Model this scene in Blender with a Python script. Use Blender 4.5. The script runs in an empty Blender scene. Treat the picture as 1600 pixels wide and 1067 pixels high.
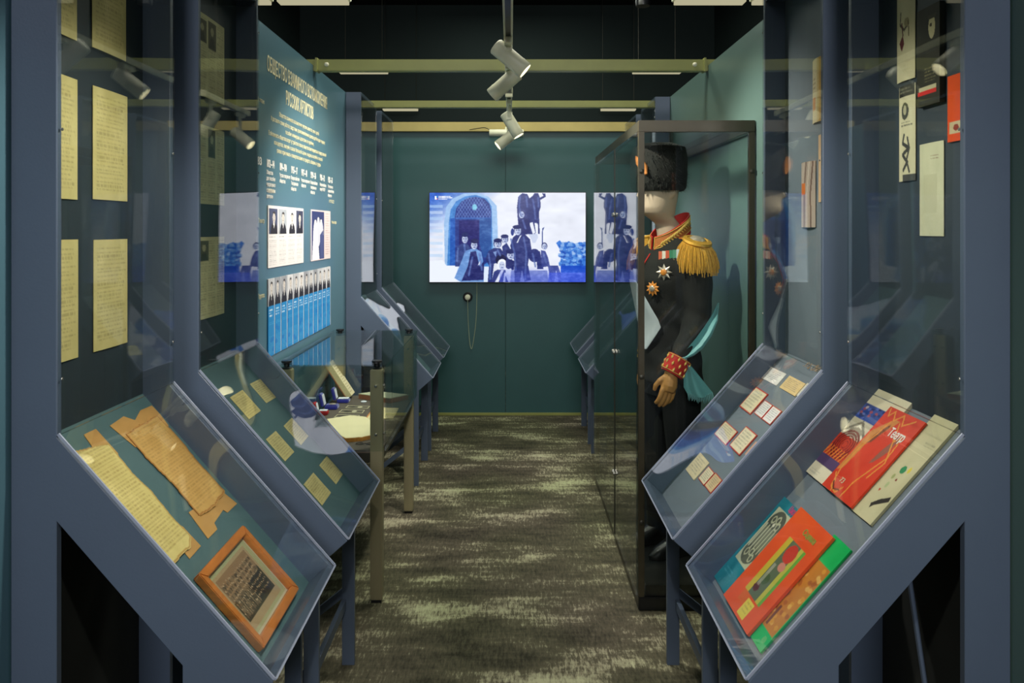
import bpy, bmesh, math, random
import numpy as np
from mathutils import Vector, Matrix
from mathutils.geometry import tessellate_polygon

sc = bpy.context.scene
COL = sc.collection
random.seed(7)
RNG = np.random.default_rng(11)
PI = math.pi

# ------------------------------------------------------------------ camera, world, lights, exposure
cam_d = bpy.data.cameras.new('camera')
cam = bpy.data.objects.new('camera', cam_d)
COL.objects.link(cam)
cam.location = (0, 0, 1.55)
cam.rotation_euler = (PI / 2, 0, 0)
cam_d.sensor_width = 36
cam_d.lens = 36 * 1256 / 1600
cam_d.shift_x = 2 / 1600
cam_d.shift_y = -(533.5 - 358) / 1600
cam_d.clip_start = 0.05
sc.camera = cam

vs = sc.view_settings
vs.view_transform = 'Standard'
vs.look = 'None'
vs.exposure = 0.15
vs.gamma = 1.0
vs.use_curve_mapping = False
sc.cycles.use_denoising = True
sc.cycles.max_bounces = 10
sc.cycles.glossy_bounces = 6
sc.cycles.transparent_max_bounces = 40
sc.cycles.sample_clamp_indirect = 4.0

w = bpy.data.worlds.new('world')
sc.world = w
w.use_nodes = True
w.node_tree.nodes['Background'].inputs[0].default_value = (0.55, 0.72, 0.85, 1)
w.node_tree.nodes['Background'].inputs[1].default_value = 0.025


def area_light(name, loc, size, power, color, rot=(0, 0, 0)):
    d = bpy.data.lights.new(name, 'AREA')
    d.shape = 'RECTANGLE'
    d.size, d.size_y = size
    d.energy = power
    d.color = color
    o = bpy.data.objects.new(name, d)
    o.location = loc
    o.rotation_euler = rot
    COL.objects.link(o)
    return o


# added fill lights without fixtures (along the aisle and behind the viewer)
area_light('fill_light_rear', (0, -4.6, 3.6), (1.6, 0.8), 135, (0.97, 0.98, 1.0), (math.radians(62), 0, 0))
area_light('fill_light_entry', (0, -0.6, 3.75), (0.8, 0.5), 8, (1.0, 0.97, 0.88))
area_light('fill_light_middle', (0, 3.9, 3.75), (1.2, 0.4), 26, (1.0, 0.97, 0.84))
area_light('fill_light_far', (0, 5.6, 3.75), (1.6, 0.5), 36, (0.97, 1.0, 0.84))
area_light('fill_light_beyond', (0, 7.9, 3.95), (1.2, 0.2), 12, (0.92, 1.0, 0.9))


# ------------------------------------------------------------------ materials
def lin(c):
    c = [x / 255.0 for x in c[:3]]
    return tuple((x / 12.92 if x <= 0.04045 else ((x + 0.055) / 1.055) ** 2.4) for x in c) + (1.0,)


def new_mat(name):
    m = bpy.data.materials.new(name)
    m.use_nodes = True
    nt = m.node_tree
    nt.nodes.clear()
    out = nt.nodes.new('ShaderNodeOutputMaterial')
    return m, nt, out


def pbr(name, rgb, rough=0.6, metal=0.0, var=0.06, scale=6.0, bump=0.0, bscale=60.0, spec=0.5, stretch=None, sheen=0.0):
    m, nt, out = new_mat(name)
    b = nt.nodes.new('ShaderNodeBsdfPrincipled')
    b.inputs['Roughness'].default_value = rough
    b.inputs['Metallic'].default_value = metal
    b.inputs['Specular IOR Level'].default_value = spec
    if sheen:
        b.inputs['Sheen Weight'].default_value = sheen
    tc = nt.nodes.new('ShaderNodeTexCoord')
    src = tc.outputs['Object']
    if stretch:
        mp = nt.nodes.new('ShaderNodeMapping')
        mp.inputs['Scale'].default_value = stretch
        nt.links.new(src, mp.inputs[0])
        src = mp.outputs[0]
    n = nt.nodes.new('ShaderNodeTexNoise')
    n.inputs['Scale'].default_value = scale
    n.inputs['Detail'].default_value = 5
    nt.links.new(src, n.inputs['Vector'])
    mx = nt.nodes.new('ShaderNodeMix')
    mx.data_type = 'RGBA'
    c = lin(rgb)
    mx.inputs['A'].default_value = tuple(max(0, x * (1 - var * 2)) for x in c[:3]) + (1,)
    mx.inputs['B'].default_value = tuple(min(1, x * (1 + var * 2)) for x in c[:3]) + (1,)
    nt.links.new(n.outputs['Fac'], mx.inputs['Factor'])
    nt.links.new(mx.outputs['Result'], b.inputs['Base Color'])
    if bump:
        n2 = nt.nodes.new('ShaderNodeTexNoise')
        n2.inputs['Scale'].default_value = bscale
        n2.inputs['Detail'].default_value = 4
        nt.links.new(src, n2.inputs['Vector'])
        bp = nt.nodes.new('ShaderNodeBump')
        bp.inputs['Strength'].default_value = bump
        bp.inputs['Distance'].default_value = 0.004
        nt.links.new(n2.outputs['Fac'], bp.inputs['Height'])
        nt.links.new(bp.outputs['Normal'], b.inputs['Normal'])
    nt.links.new(b.outputs[0], out.inputs[0])
    return m


def emit(name, rgb, strength):
    m, nt, out = new_mat(name)
    e = nt.nodes.new('ShaderNodeEmission')
    e.inputs[0].default_value = lin(rgb)
    e.inputs[1].default_value = strength
    nt.links.new(e.outputs[0], out.inputs[0])
    return m


def print_mat(name, rough=0.6, emission=None, spec=0.3):
    m, nt, out = new_mat(name)
    a = nt.nodes.new('ShaderNodeAttribute')
    a.attribute_name = 'ink'
    if emission:
        e = nt.nodes.new('ShaderNodeEmission')
        nt.links.new(a.outputs['Color'], e.inputs[0])
        e.inputs[1].default_value = emission
        g = nt.nodes.new('ShaderNodeBsdfGlossy')
        g.inputs['Roughness'].default_value = 0.25
        ms = nt.nodes.new('ShaderNodeMixShader')
        ms.inputs[0].default_value = 0.04
        nt.links.new(e.outputs[0], ms.inputs[1])
        nt.links.new(g.outputs[0], ms.inputs[2])
        nt.links.new(ms.outputs[0], out.inputs[0])
        return m
    b = nt.nodes.new('ShaderNodeBsdfPrincipled')
    b.inputs['Roughness'].default_value = rough
    b.inputs['Specular IOR Level'].default_value = spec
    nt.links.new(a.outputs['Color'], b.inputs['Base Color'])
    nt.links.new(b.outputs[0], out.inputs[0])
    return m


def glass(name, tint=(0.93, 0.96, 0.95), ior_r0=0.045, wavy=0.0, wscale=3.0):
    m, nt, out = new_mat(name)
    L = nt.links.new
    geo = nt.nodes.new('ShaderNodeNewGeometry')
    dot = nt.nodes.new('ShaderNodeVectorMath')
    dot.operation = 'DOT_PRODUCT'
    L(geo.outputs['Incoming'], dot.inputs[0])
    L(geo.outputs['Normal'], dot.inputs[1])

    def mth(op, a, b=None):
        n = nt.nodes.new('ShaderNodeMath')
        n.operation = op
        for i, v in enumerate((a, b)):
            if v is None:
                continue
            if isinstance(v, (int, float)):
                n.inputs[i].default_value = v
            else:
                L(v, n.inputs[i])
        return n.outputs[0]
    c = mth('ABSOLUTE', dot.outputs['Value'])
    f = mth('POWER', mth('SUBTRACT', 1.0, c), 5.0)
    f = mth('ADD', mth('MULTIPLY', f, 1 - ior_r0), ior_r0)
    t = nt.nodes.new('ShaderNodeBsdfTransparent')
    t.inputs[0].default_value = tint + (1,)
    g = nt.nodes.new('ShaderNodeBsdfGlossy')
    g.inputs['Roughness'].default_value = 0.0
    if wavy:
        tc = nt.nodes.new('ShaderNodeTexCoord')
        n2 = nt.nodes.new('ShaderNodeTexNoise')
        n2.inputs['Scale'].default_value = wscale
        n2.inputs['Detail'].default_value = 0
        L(tc.outputs['Object'], n2.inputs['Vector'])
        bp = nt.nodes.new('ShaderNodeBump')
        bp.inputs['Strength'].default_value = 1.0
        bp.inputs['Distance'].default_value = wavy
        L(n2.outputs['Fac'], bp.inputs['Height'])
        L(bp.outputs['Normal'], g.inputs['Normal'])
    ms = nt.nodes.new('ShaderNodeMixShader')
    L(f, ms.inputs[0])
    L(t.outputs[0], ms.inputs[1])
    L(g.outputs[0], ms.inputs[2])
    L(ms.outputs[0], out.inputs[0])
    return m


M = {}
M['slate'] = pbr('slate_paint', (83, 96, 116), 0.42, bump=0.05, bscale=220, var=0.03)
M['slate_dark'] = pbr('slate_paint_inner', (70, 84, 106), 0.5, var=0.03)
M['lining_back_shaded'] = pbr('shaded_back_lining', (46, 58, 66), 0.6, var=0.05)  # back panels get less light; that shade is put into the darker colour
M['lining_lit_left'] = pbr('left_lit_lining', (82, 114, 118), 0.65, var=0.04)  # light difference between left and right cases put into the lining colour
M['lining_lit_right'] = pbr('right_lit_lining', (112, 124, 134), 0.65, var=0.04)  # same lining as on the left, its different light put into the colour
M['teal'] = pbr('teal_wall_paint', (80, 116, 130), 0.28, var=0.03, bump=0.04, bscale=150)
M['teal_right'] = pbr('green_grey_wall_paint', (88, 114, 108), 0.33, var=0.03, bump=0.04, bscale=150)
M['teal_back'] = pbr('deep_teal_wall_paint', (50, 90, 92), 0.45, var=0.04, bump=0.04, bscale=150)
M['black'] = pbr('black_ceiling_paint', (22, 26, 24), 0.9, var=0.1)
M['hall'] = pbr('dark_green_hall_paint', (32, 46, 44), 0.8, var=0.1, scale=1.5)
M['olive'] = pbr('olive_beam_paint', (150, 154, 84), 0.45, var=0.08, scale=9)
M['ochre'] = pbr('ochre_beam_paint', (188, 170, 104), 0.55, var=0.1, scale=7)
M['bronze'] = pbr('bronze_metal', (158, 150, 118), 0.3, metal=0.35, var=0.12, scale=14, stretch=(1, 1, 0.15))
M['case_frame'] = pbr('case_frame', (74, 68, 52), 0.35, metal=0.3, var=0.12, scale=14)
M['dark_metal'] = pbr('dark_metal', (58, 57, 48), 0.38, metal=0.4, var=0.12)
M['plinth'] = pbr('black_plinth', (22, 24, 26), 0.3, var=0.1)
M['white_lamp'] = pbr('white_lamp_enamel', (232, 232, 204), 0.4, var=0.03)
M['lamp_lens'] = emit('lamp_lens', (255, 244, 232), 14.0)
M['diffuser'] = emit('dimmed_diffuser', (226, 218, 180), 0.55)
M['edge_glint'] = pbr('acrylic_edge_glint', (150, 158, 178), 0.25, var=0.02)
M['screw'] = pbr('steel_screw', (180, 178, 170), 0.25, metal=0.9)
M['cable'] = pbr('pale_cable', (150, 165, 140), 0.5)
M['black_plastic'] = pbr('black_plastic', (20, 21, 24), 0.35)
M['table_top'] = pbr('brown_cloth', (92, 82, 72), 0.9, var=0.15, scale=60)
M['wood_frame'] = pbr('orange_wood', (204, 124, 52), 0.4, var=0.18, scale=5, stretch=(3, 3, 22))
M['skin'] = pbr('mannequin_skin', (198, 172, 148), 0.5, var=0.03)
M['jacket'] = pbr('black_wool', (27, 25, 21), 0.9, var=0.25, scale=24, bump=0.4, bscale=300)
M['trousers'] = pbr('black_trousers', (20, 20, 22), 0.9, var=0.15)
M['red'] = pbr('red_cloth', (205, 34, 22), 0.7, var=0.08, scale=40)
M['gold'] = pbr('gold_thread', (214, 158, 52), 0.45, metal=0.35, var=0.2, scale=90, bump=0.5, bscale=300)
M['gold_leaf'] = pbr('gold_embroidery', (226, 188, 96), 0.4, metal=0.3, var=0.1)
M['glove'] = pbr('tan_leather', (196, 138, 72), 0.55, var=0.12, scale=30, bump=0.3, bscale=120)
M['fur'] = pbr('black_fur', (26, 24, 20), 0.95, var=0.3, scale=50)
M['white_cloth'] = pbr('white_cloth', (216, 222, 226), 0.8, var=0.03, scale=8)
M['sash'] = pbr('teal_silk', (112, 176, 178), 0.5, var=0.12, scale=9, sheen=0.3)
M['silver'] = pbr('silver', (206, 190, 170), 0.35, metal=0.6, var=0.1, scale=50)
M['enamel'] = pbr('orange_enamel', (224, 140, 56), 0.35)
M['plume'] = pbr('orange_feather', (206, 126, 60), 0.8, var=0.2, scale=40)
M['blue_velvet'] = pbr('blue_velvet', (28, 34, 150), 0.6, sheen=0.5, var=0.1)
M['white_satin'] = pbr('white_satin', (222, 224, 232), 0.5)
M['red_box'] = pbr('red_box', (178, 30, 36), 0.5)
M['brown_book'] = pbr('brown_board', (166, 108, 74), 0.6, var=0.1, scale=30)
M['page_edge'] = pbr('page_edge', (214, 200, 150), 0.8, var=0.1, scale=120)
M['burnt'] = pbr('burnt_edge', (196, 132, 54), 0.85, var=0.25, scale=60)
M['cream_letter'] = pbr('cream_lettering', (226, 218, 178), 0.5, var=0.01)
M['white_letter'] = pbr('white_lettering', (236, 232, 224), 0.5, var=0.01)
M['straw'] = pbr('straw', (196, 160, 112), 0.8, var=0.2, scale=30)
M['paper'] = print_mat('printed_paper', 0.7)
M['gloss_print'] = print_mat('gloss_print', 0.35)
M['screen'] = print_mat('screen_picture', emission=1.02)
M['acrylic'] = glass('acrylic_sheet', (0.955, 0.97, 0.965), 0.065, wavy=0.004, wscale=1.6)
M['acrylic_desk'] = glass('acrylic_desk_sheet', (0.96, 0.97, 0.97), 0.05, wavy=0.010, wscale=2.4)
M['case_glass'] = glass('case_glass', (0.93, 0.96, 0.95), 0.045)
M['frame_glass'] = glass('frame_glass', (0.97, 0.98, 0.97), 0.04)


def carpet():
    m, nt, out = new_mat('worn_carpet')
    L = nt.links.new
    b = nt.nodes.new('ShaderNodeBsdfPrincipled')
    b.inputs['Roughness'].default_value = 0.92
    b.inputs['Specular IOR Level'].default_value = 0.15
    tc = nt.nodes.new('ShaderNodeTexCoord')

    def noise(scale, stretch, detail=5, rough=0.6, rot=0.0):
        mp = nt.nodes.new('ShaderNodeMapping')
        mp.inputs['Scale'].default_value = stretch
        mp.inputs['Rotation'].default_value = (0, 0, rot)
        L(tc.outputs['Object'], mp.inputs[0])
        n = nt.nodes.new('ShaderNodeTexNoise')
        n.inputs['Scale'].default_value = scale
        n.inputs['Detail'].default_value = detail
        n.inputs['Roughness'].default_value = rough
        L(mp.outputs[0], n.inputs['Vector'])
        return n.outputs['Fac']

    def mth(op, a, b2):
        n = nt.nodes.new('ShaderNodeMath')
        n.operation = op
        for i, v in enumerate((a, b2)):
            if isinstance(v, (int, float)):
                n.inputs[i].default_value = v
            else:
                L(v, n.inputs[i])
        return n.outputs[0]
    blot = noise(1.9, (1.0, 1.5, 1), 4, 0.6)           # large worn patches
    band = noise(2.6, (0.8, 3.4, 1), 4, 0.65)           # bands across the aisle
    hatch = noise(30, (3.0, 0.5, 1), 4, 0.75, 0.25)         # short fibre strokes
    hatch2 = noise(44, (2.4, 0.7, 1), 3, 0.75, -0.35)
    v = mth('ADD', mth('MULTIPLY', blot, 1.15), mth('MULTIPLY', band, 0.95))
    v = mth('ADD', v, mth('MULTIPLY', hatch, 0.75))
    v = mth('ADD', v, mth('MULTIPLY', hatch2, 0.45))
    v = mth('DIVIDE', v, 3.3)
    r = nt.nodes.new('ShaderNodeValToRGB')
    e = r.color_ramp.elements
    e[0].position = 0.40
    e[0].color = lin((50, 50, 42))
    e[1].position = 0.60
    e[1].color = lin((196, 196, 168))
    for p, c in ((0.46, (80, 77, 66)), (0.52, (102, 98, 84)), (0.55, (156, 152, 132))):
        q = e.new(p)
        q.color = lin(c)
    L(v, r.inputs[0])
    tint = noise(0.9, (1, 1, 1), 2)
    mx = nt.nodes.new('ShaderNodeMix')
    mx.data_type = 'RGBA'
    mx.blend_type = 'MULTIPLY'
    mx.inputs['Factor'].default_value = 1.0
    r2 = nt.nodes.new('ShaderNodeValToRGB')
    r2.color_ramp.elements[0].position = 0.4
    r2.color_ramp.elements[0].color = (0.88, 0.93, 0.74, 1)
    r2.color_ramp.elements[1].position = 0.6
    r2.color_ramp.elements[1].color = (1.0, 0.94, 0.90, 1)
    L(tint, r2.inputs[0])
    L(r.outputs[0], mx.inputs['A'])
    L(r2.outputs[0], mx.inputs['B'])
    L(mx.outputs['Result'], b.inputs['Base Color'])
    bp = nt.nodes.new('ShaderNodeBump')
    bp.inputs['Strength'].default_value = 0.5
    bp.inputs['Distance'].default_value = 0.004
    L(hatch, bp.inputs['Height'])
    L(bp.outputs['Normal'], b.inputs['Normal'])
    L(b.outputs[0], out.inputs[0])
    return m


M['carpet'] = carpet()

# ------------------------------------------------------------------ object helpers
ORIG = {}


def origin_of(p):
    while p is not None:
        if p in ORIG:
            return ORIG[p]
        p = p.parent
    return Vector((0, 0, 0))


def tag(o, label=None, cat=None, group=None, kind=None):
    if label:
        o['label'] = label
    if cat:
        o['category'] = cat
    if group:
        o['group'] = group
    if kind:
        o['kind'] = kind
    return o


def thing(name, label, cat, loc, group=None):
    o = bpy.data.objects.new(name, None)
    o.empty_display_size = 0.05
    COL.objects.link(o)
    o.location = loc
    ORIG[o] = Vector(loc)
    return tag(o, label, cat, group)


class MB:
    def __init__(s):
        s.v = []
        s.f = []

    def add(s, vs, fs):
        k = len(s.v)
        s.v += [tuple(p) for p in vs]
        s.f += [tuple(i + k for i in q) for q in fs]
        return s

    def box(s, x0, x1, y0, y1, z0, z1):
        x0, x1 = sorted((x0, x1))
        y0, y1 = sorted((y0, y1))
        z0, z1 = sorted((z0, z1))
        vs = [(x, y, z) for z in (z0, z1) for y in (y0, y1) for x in (x0, x1)]
        return s.add(vs, [(0, 2, 3, 1), (4, 5, 7, 6), (0, 1, 5, 4), (2, 6, 7, 3), (0, 4, 6, 2), (1, 3, 7, 5)])

    def obox(s, c, ax, ay, az):
        """box with centre c and half-axis vectors"""
        c, ax, ay, az = map(Vector, (c, ax, ay, az))
        vs = [c + ax * i + ay * j + az * k for k in (-1, 1) for j in (-1, 1) for i in (-1, 1)]
        return s.add(vs, [(0, 2, 3, 1), (4, 5, 7, 6), (0, 1, 5, 4), (2, 6, 7, 3), (0, 4, 6, 2), (1, 3, 7, 5)])

    def prism(s, pts, off):
        """planar 3D polygon swept by vector off"""
        pts = [Vector(p) for p in pts]
        off = Vector(off)
        n = len(pts)
        tri = tessellate_polygon([pts])
        vs = pts + [p + off for p in pts]
        fs = [tuple(t) for t in tri] + [tuple(i + n for i in reversed(t)) for t in tri]
        fs += [(i, (i + 1) % n, (i + 1) % n + n, i + n) for i in range(n)]
        return s.add(vs, fs)

    def tube(s, path, r, seg=8, cap=True):
        path = [Vector(p) for p in path]
        rs = r if isinstance(r, (list, tuple)) else [r] * len(path)
        k = len(s.v)
        up = None
        for i, p in enumerate(path):
            d = (path[min(i + 1, len(path) - 1)] - path[max(i - 1, 0)]).normalized()
            if up is None:
                up = d.orthogonal().normalized()
            else:
                up = (up - d * up.dot(d)).normalized()
            sd = d.cross(up)
            for j in range(seg):
                a = 2 * PI * j / seg
                s.v.append(tuple(p + (up * math.cos(a) + sd * math.sin(a)) * rs[i]))
        for i in range(len(path) - 1):
            for j in range(seg):
                a, b = k + i * seg + j, k + i * seg + (j + 1) % seg
                s.f.append((a, b, b + seg, a + seg))
        if cap:
            s.f.append(tuple(k + j for j in reversed(range(seg))))
            s.f.append(tuple(k + (len(path) - 1) * seg + j for j in range(seg)))
        return s

    def rings(s, rings, cap=True):
        k = len(s.v)
        n = len(rings[0])
        for r in rings:
            s.v += [tuple(p) for p in r]
        for i in range(len(rings) - 1):
            for j in range(n):
                a, b = k + i * n + j, k + i * n + (j + 1) % n
                s.f.append((a, b, b + n, a + n))
        if cap:
            s.f.append(tuple(k + j for j in reversed(range(n))))
            s.f.append(tuple(k + (len(rings) - 1) * n + j for j in range(n)))
        return s

    def lathe(s, c, axis, prof, seg=20):
        """prof: list of (distance along axis, radius)"""
        c = Vector(c)
        axis = Vector(axis).normalized()
        u = axis.orthogonal().normalized()
        w_ = axis.cross(u)
        return s.rings([[c + axis * d + (u * math.cos(2 * PI * j / seg) + w_ * math.sin(2 * PI * j / seg)) * max(r, 1e-4)
                         for j in range(seg)] for d, r in prof])

    def build(s, name, mat, parent=None, smooth=False, bevel=0.0, seg=2):
        o0 = origin_of(parent)
        me = bpy.data.meshes.new(name)
        me.from_pydata([(x - o0.x, y - o0.y, z - o0.z) for x, y, z in s.v], [], s.f)
        bm = bmesh.new()
        bm.from_mesh(me)
        bmesh.ops.recalc_face_normals(bm, faces=bm.faces)
        if bevel:
            es = [e for e in bm.edges if len(e.link_faces) == 2 and e.calc_face_angle(0) > 0.5]
            bmesh.ops.bevel(bm, geom=es, offset=bevel, segments=seg, affect='EDGES', clamp_overlap=True)
        bm.to_mesh(me)
        bm.free()
        if smooth:
            me.polygons.foreach_set('use_smooth', [True] * len(me.polygons))
            try:
                me.set_sharp_from_angle(angle=math.radians(50))
            except Exception:
                pass
        me.materials.append(mat if not isinstance(mat, str) else M[mat])
        ob = bpy.data.objects.new(name, me)
        COL.objects.link(ob)
        if parent is not None:
            ob.parent = parent
        return ob


def single(mb, name, mat, label, cat, group=None, kind=None, **k):
    o = mb.build(name, mat, None, **k)
    # put the origin at the base centre
    me = o.data
    xs = [v.co for v in me.vertices]
    c = Vector((sum(p.x for p in xs) / len(xs), sum(p.y for p in xs) / len(xs), min(p.z for p in xs)))
    me.transform(Matrix.Translation(-c))
    o.location = c
    return tag(o, label, cat, group, kind)


# ------------------------------------------------------------------ little print shop: pictures as vertex inks
class Pic:
    def __init__(s, w_, h_, col):
        s.w, s.h = w_, h_
        s.a = np.empty((h_, w_, 3))
        s.a[:] = col
        ys, xs = np.mgrid[0:h_, 0:w_]
        s.x = (xs + 0.5) / w_
        s.y = (ys + 0.5) / h_

    def _put(s, m, col, al=1.0):
        s.a[m] = s.a[m] * (1 - al) + np.array(col, float) * al
        return s

    def rect(s, x0, y0, x1, y1, col, al=1.0):
        return s._put((s.x >= x0) & (s.x < x1) & (s.y >= y0) & (s.y < y1), col, al)

    def ell(s, cx, cy, rx, ry, col, al=1.0):
        return s._put(((s.x - cx) / rx) ** 2 + ((s.y - cy) / ry) ** 2 < 1, col, al)

    def ring(s, cx, cy, rx, ry, t, col, al=1.0):
        d = np.sqrt(((s.x - cx) / rx) ** 2 + ((s.y - cy) / ry) ** 2)
        return s._put(np.abs(d - 1) < t, col, al)

    def poly(s, pts, col, al=1.0):
        m = np.zeros(s.x.shape, bool)
        n = len(pts)
        for i in range(n):
            x0, y0 = pts[i]
            x1, y1 = pts[(i + 1) % n]
            if y0 == y1:
                continue
            c = ((s.y >= min(y0, y1)) & (s.y < max(y0, y1)) & (s.x < (x1 - x0) * (s.y - y0) / (y1 - y0) + x0))
            m ^= c
        return s._put(m, col, al)

    def stroke(s, pts, t, col, al=1.0):
        asp = s.h / s.w
        for (x0, y0), (x1, y1) in zip(pts[:-1], pts[1:]):
            dx, dy = x1 - x0, (y1 - y0) * asp
            q = ((s.x - x0) * dx + (s.y - y0) * asp * dy) / max(dx * dx + dy * dy, 1e-9)
            q = np.clip(q, 0, 1)
            d = np.hypot(s.x - x0 - q * dx, (s.y - y0) * asp - q * dy)
            s._put(d < t, col, al)
        return s

    def noise(s, amp, cells=8):
        for c, k in ((cells, 1.0), (cells * 3, 0.6)):
            g = RNG.normal(0, 1, (c + 2, c + 2))
            fx, fy = s.x * c, s.y * c
            ix, iy = fx.astype(int), fy.astype(int)
            tx, ty = fx - ix, fy - iy
            n = (g[iy, ix] * (1 - tx) * (1 - ty) + g[iy, ix + 1] * tx * (1 - ty) + g[iy + 1, ix] * (1 - tx) * ty + g[iy + 1, ix + 1] * tx * ty)
            s.a += n[..., None] * amp * k
        return s

    def text(s, x0, y0, x1, y1, rows, col, al=0.6, thick=0.45, ragged=0.2):
        """rows of handwriting or type too small to read"""
        dy = (y1 - y0) / rows
        for r in range(rows):
            y = y0 + r * dy
            x = x0
            end = x1 - random.random() * ragged * (x1 - x0)
            while x < end:
                wd = random.uniform(0.03, 0.11) * (x1 - x0)
                s.rect(x, y, min(x + wd, end), y + dy * thick, col, al * random.uniform(0.5, 1))
                x += wd + 0.02 * (x1 - x0)
        return s

    def lin(s):
        a = np.clip(s.a, 0, 255) / 255.0
        return np.where(a <= 0.04045, a / 12.92, ((a + 0.055) / 1.055) ** 2.4)


def inked(name, TL, TR, BR, BL, pic, lift=0.0, thick=0.0012, mat='paper', parent=None, bow=0.0, bow_v=0.0, mask=None):
    """sheet with a picture on its upper face; the corners give its upper face, normal faces the reader"""
    TL, TR, BR, BL = (np.array(p, float) for p in (TL, TR, BR, BL))
    nrm = np.cross(BL - TL, TR - TL)
    nrm /= np.linalg.norm(nrm)
    H, W = pic.h, pic.w
    u = np.linspace(0, 1, W)[None, :, None]
    v = np.linspace(0, 1, H)[:, None, None]
    P = (TL * (1 - u) + TR * u) * (1 - v) + (BL * (1 - u) + BR * u) * v
    P = P + nrm * (lift + bow * np.sin(PI * u) + bow_v * np.sin(PI * v))
    top = P.reshape(-1, 3)
    col = pic.lin().reshape(-1, 3)
    idx = np.arange(W * H).reshape(H, W)
    quads = np.stack([idx[:-1, :-1], idx[1:, :-1], idx[1:, 1:], idx[:-1, 1:]], -1)
    if mask is not None:
        quads = quads[mask[:-1, :-1]]
    quads = quads.reshape(-1, 4)
    # border loop (of the kept quads) for the sides and the underside
    if mask is None:
        loop = list(idx[0, :]) + list(idx[1:, -1]) + list(idx[-1, -2::-1]) + list(idx[-2:0:-1, 0])
        under = top[loop] - nrm * thick
        k = len(top)
        n = len(loop)
        verts = np.vstack([top, under])
        faces = quads.tolist()
        faces += [(loop[(i + 1) % n], loop[i], k + i, k + (i + 1) % n)[::-1] for i in range(n)]
        faces.append(tuple(k + i for i in range(n)))
        col = np.vstack([col, col[loop] * 0.9])
    else:
        k = len(top)
        verts = np.vstack([top, top - nrm * thick])
        faces = quads.tolist() + (quads[:, ::-1] + k).tolist()
        cnt = {}
        for q in quads.tolist():
            for i in range(4):
                a, b = q[i], q[(i + 1) % 4]
                if (b, a) in cnt:
                    del cnt[(b, a)]
                else:
                    cnt[(a, b)] = 1
        faces += [(b, a, a + k, b + k) for a, b in cnt]
        col = np.vstack([col, col])
    if parent is None:
        org = np.array([verts[:, 0].mean(), verts[:, 1].mean(), verts[:, 2].min()])
    else:
        org = np.array(origin_of(parent))
    me = bpy.data.meshes.new(name)
    me.from_pydata((verts - org).tolist(), [], faces)
    at = me.color_attributes.new('ink', 'FLOAT_COLOR', 'POINT')
    at.data.foreach_set('color', np.hstack([col, np.ones((len(col), 1))]).astype(np.float32).ravel())
    if mask is not None:
        bm = bmesh.new()
        bm.from_mesh(me)
        bmesh.ops.delete(bm, geom=[x for x in bm.verts if not x.link_faces], context='VERTS')
        bm.to_mesh(me)
        bm.free()
    me.materials.append(M[mat])
    o = bpy.data.objects.new(name, me)
    COL.objects.link(o)
    if parent is None:
        o.location = org
    else:
        o.parent = parent
    return o


def words(name, body, loc, size, mat, parent=None, rot=None, sx=1.0, align='LEFT', depth=0.0006, shear=0.0, fit=None, bold=0.0):
    cu = bpy.data.curves.new(name, 'FONT')
    cu.body = body
    cu.size = size
    cu.align_x = align
    cu.align_y = 'BOTTOM_BASELINE'
    cu.extrude = depth
    cu.offset = bold
    cu.resolution_u = 2
    ob = bpy.data.objects.new(name, cu)
    COL.objects.link(ob)
    dg = bpy.context.evaluated_depsgraph_get()
    me = bpy.data.meshes.new_from_object(ob.evaluated_get(dg))
    bpy.data.objects.remove(ob)
    bpy.data.curves.remove(cu)
    if fit and len(me.vertices):
        xs = [v.co.x for v in me.vertices]
        sx = fit / max(max(xs) - min(xs), 1e-6)
    S = Matrix.Diagonal((sx, 1, 1, 1))
    me.transform(S)
    o0 = origin_of(parent)
    T = Matrix.Translation(Vector(loc) - o0) @ (rot if rot else Matrix.Identity(4))
    me.transform(T)
    me.name = name
    me.materials.clear()
    me.materials.append(M[mat])
    o = bpy.data.objects.new(name, me)
    COL.objects.link(o)
    if parent is not None:
        o.parent = parent
    return o


# ------------------------------------------------------------------ the setting
def struct(mb, name, mat, **k):
    o = mb.build(name, mat, None, **k)
    o['kind'] = 'structure'
    return o


struct(MB().box(-2.4, 2.4, -6.0, 9.1, -0.08, 0), 'floor', 'carpet')
struct(MB().box(-2.5, 2.5, -6.0, 9.2, 4.06, 4.2), 'ceiling', 'black')
struct(MB().box(-2.4, 2.4, 9.0, 9.1, 0, 4.06), 'wall_far', 'hall')
struct(MB().box(-2.5, -2.36, -6.0, 9.1, 0, 4.06), 'wall_hall_left', 'hall')
struct(MB().box(2.28, 2.5, -6.0, 9.1, 0, 4.06), 'wall_hall_right', 'hall')
struct(MB().box(-2.5, 2.5, -6.1, -6.0, 0, 4.06), 'wall_behind', 'hall')
WL = struct(MB().box(-1.09, -0.997, -0.8, 6.76, 0, 2.377), 'wall_left', 'teal')
WR = struct(MB().box(0.997, 1.09, -0.8, 6.76, 0, 2.377), 'wall_right', 'teal_right')
WB = struct(MB().box(-0.997, -0.045, 6.70, 6.76, 0, 2.357).box(-0.041, 0.997, 6.70, 6.76, 0, 2.357), 'wall_back', 'teal_back')
struct(MB().box(-0.99, 0.99, 6.682, 6.699, 0.0, 0.022), 'baseboard_back', 'olive', bevel=0.003)

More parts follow.
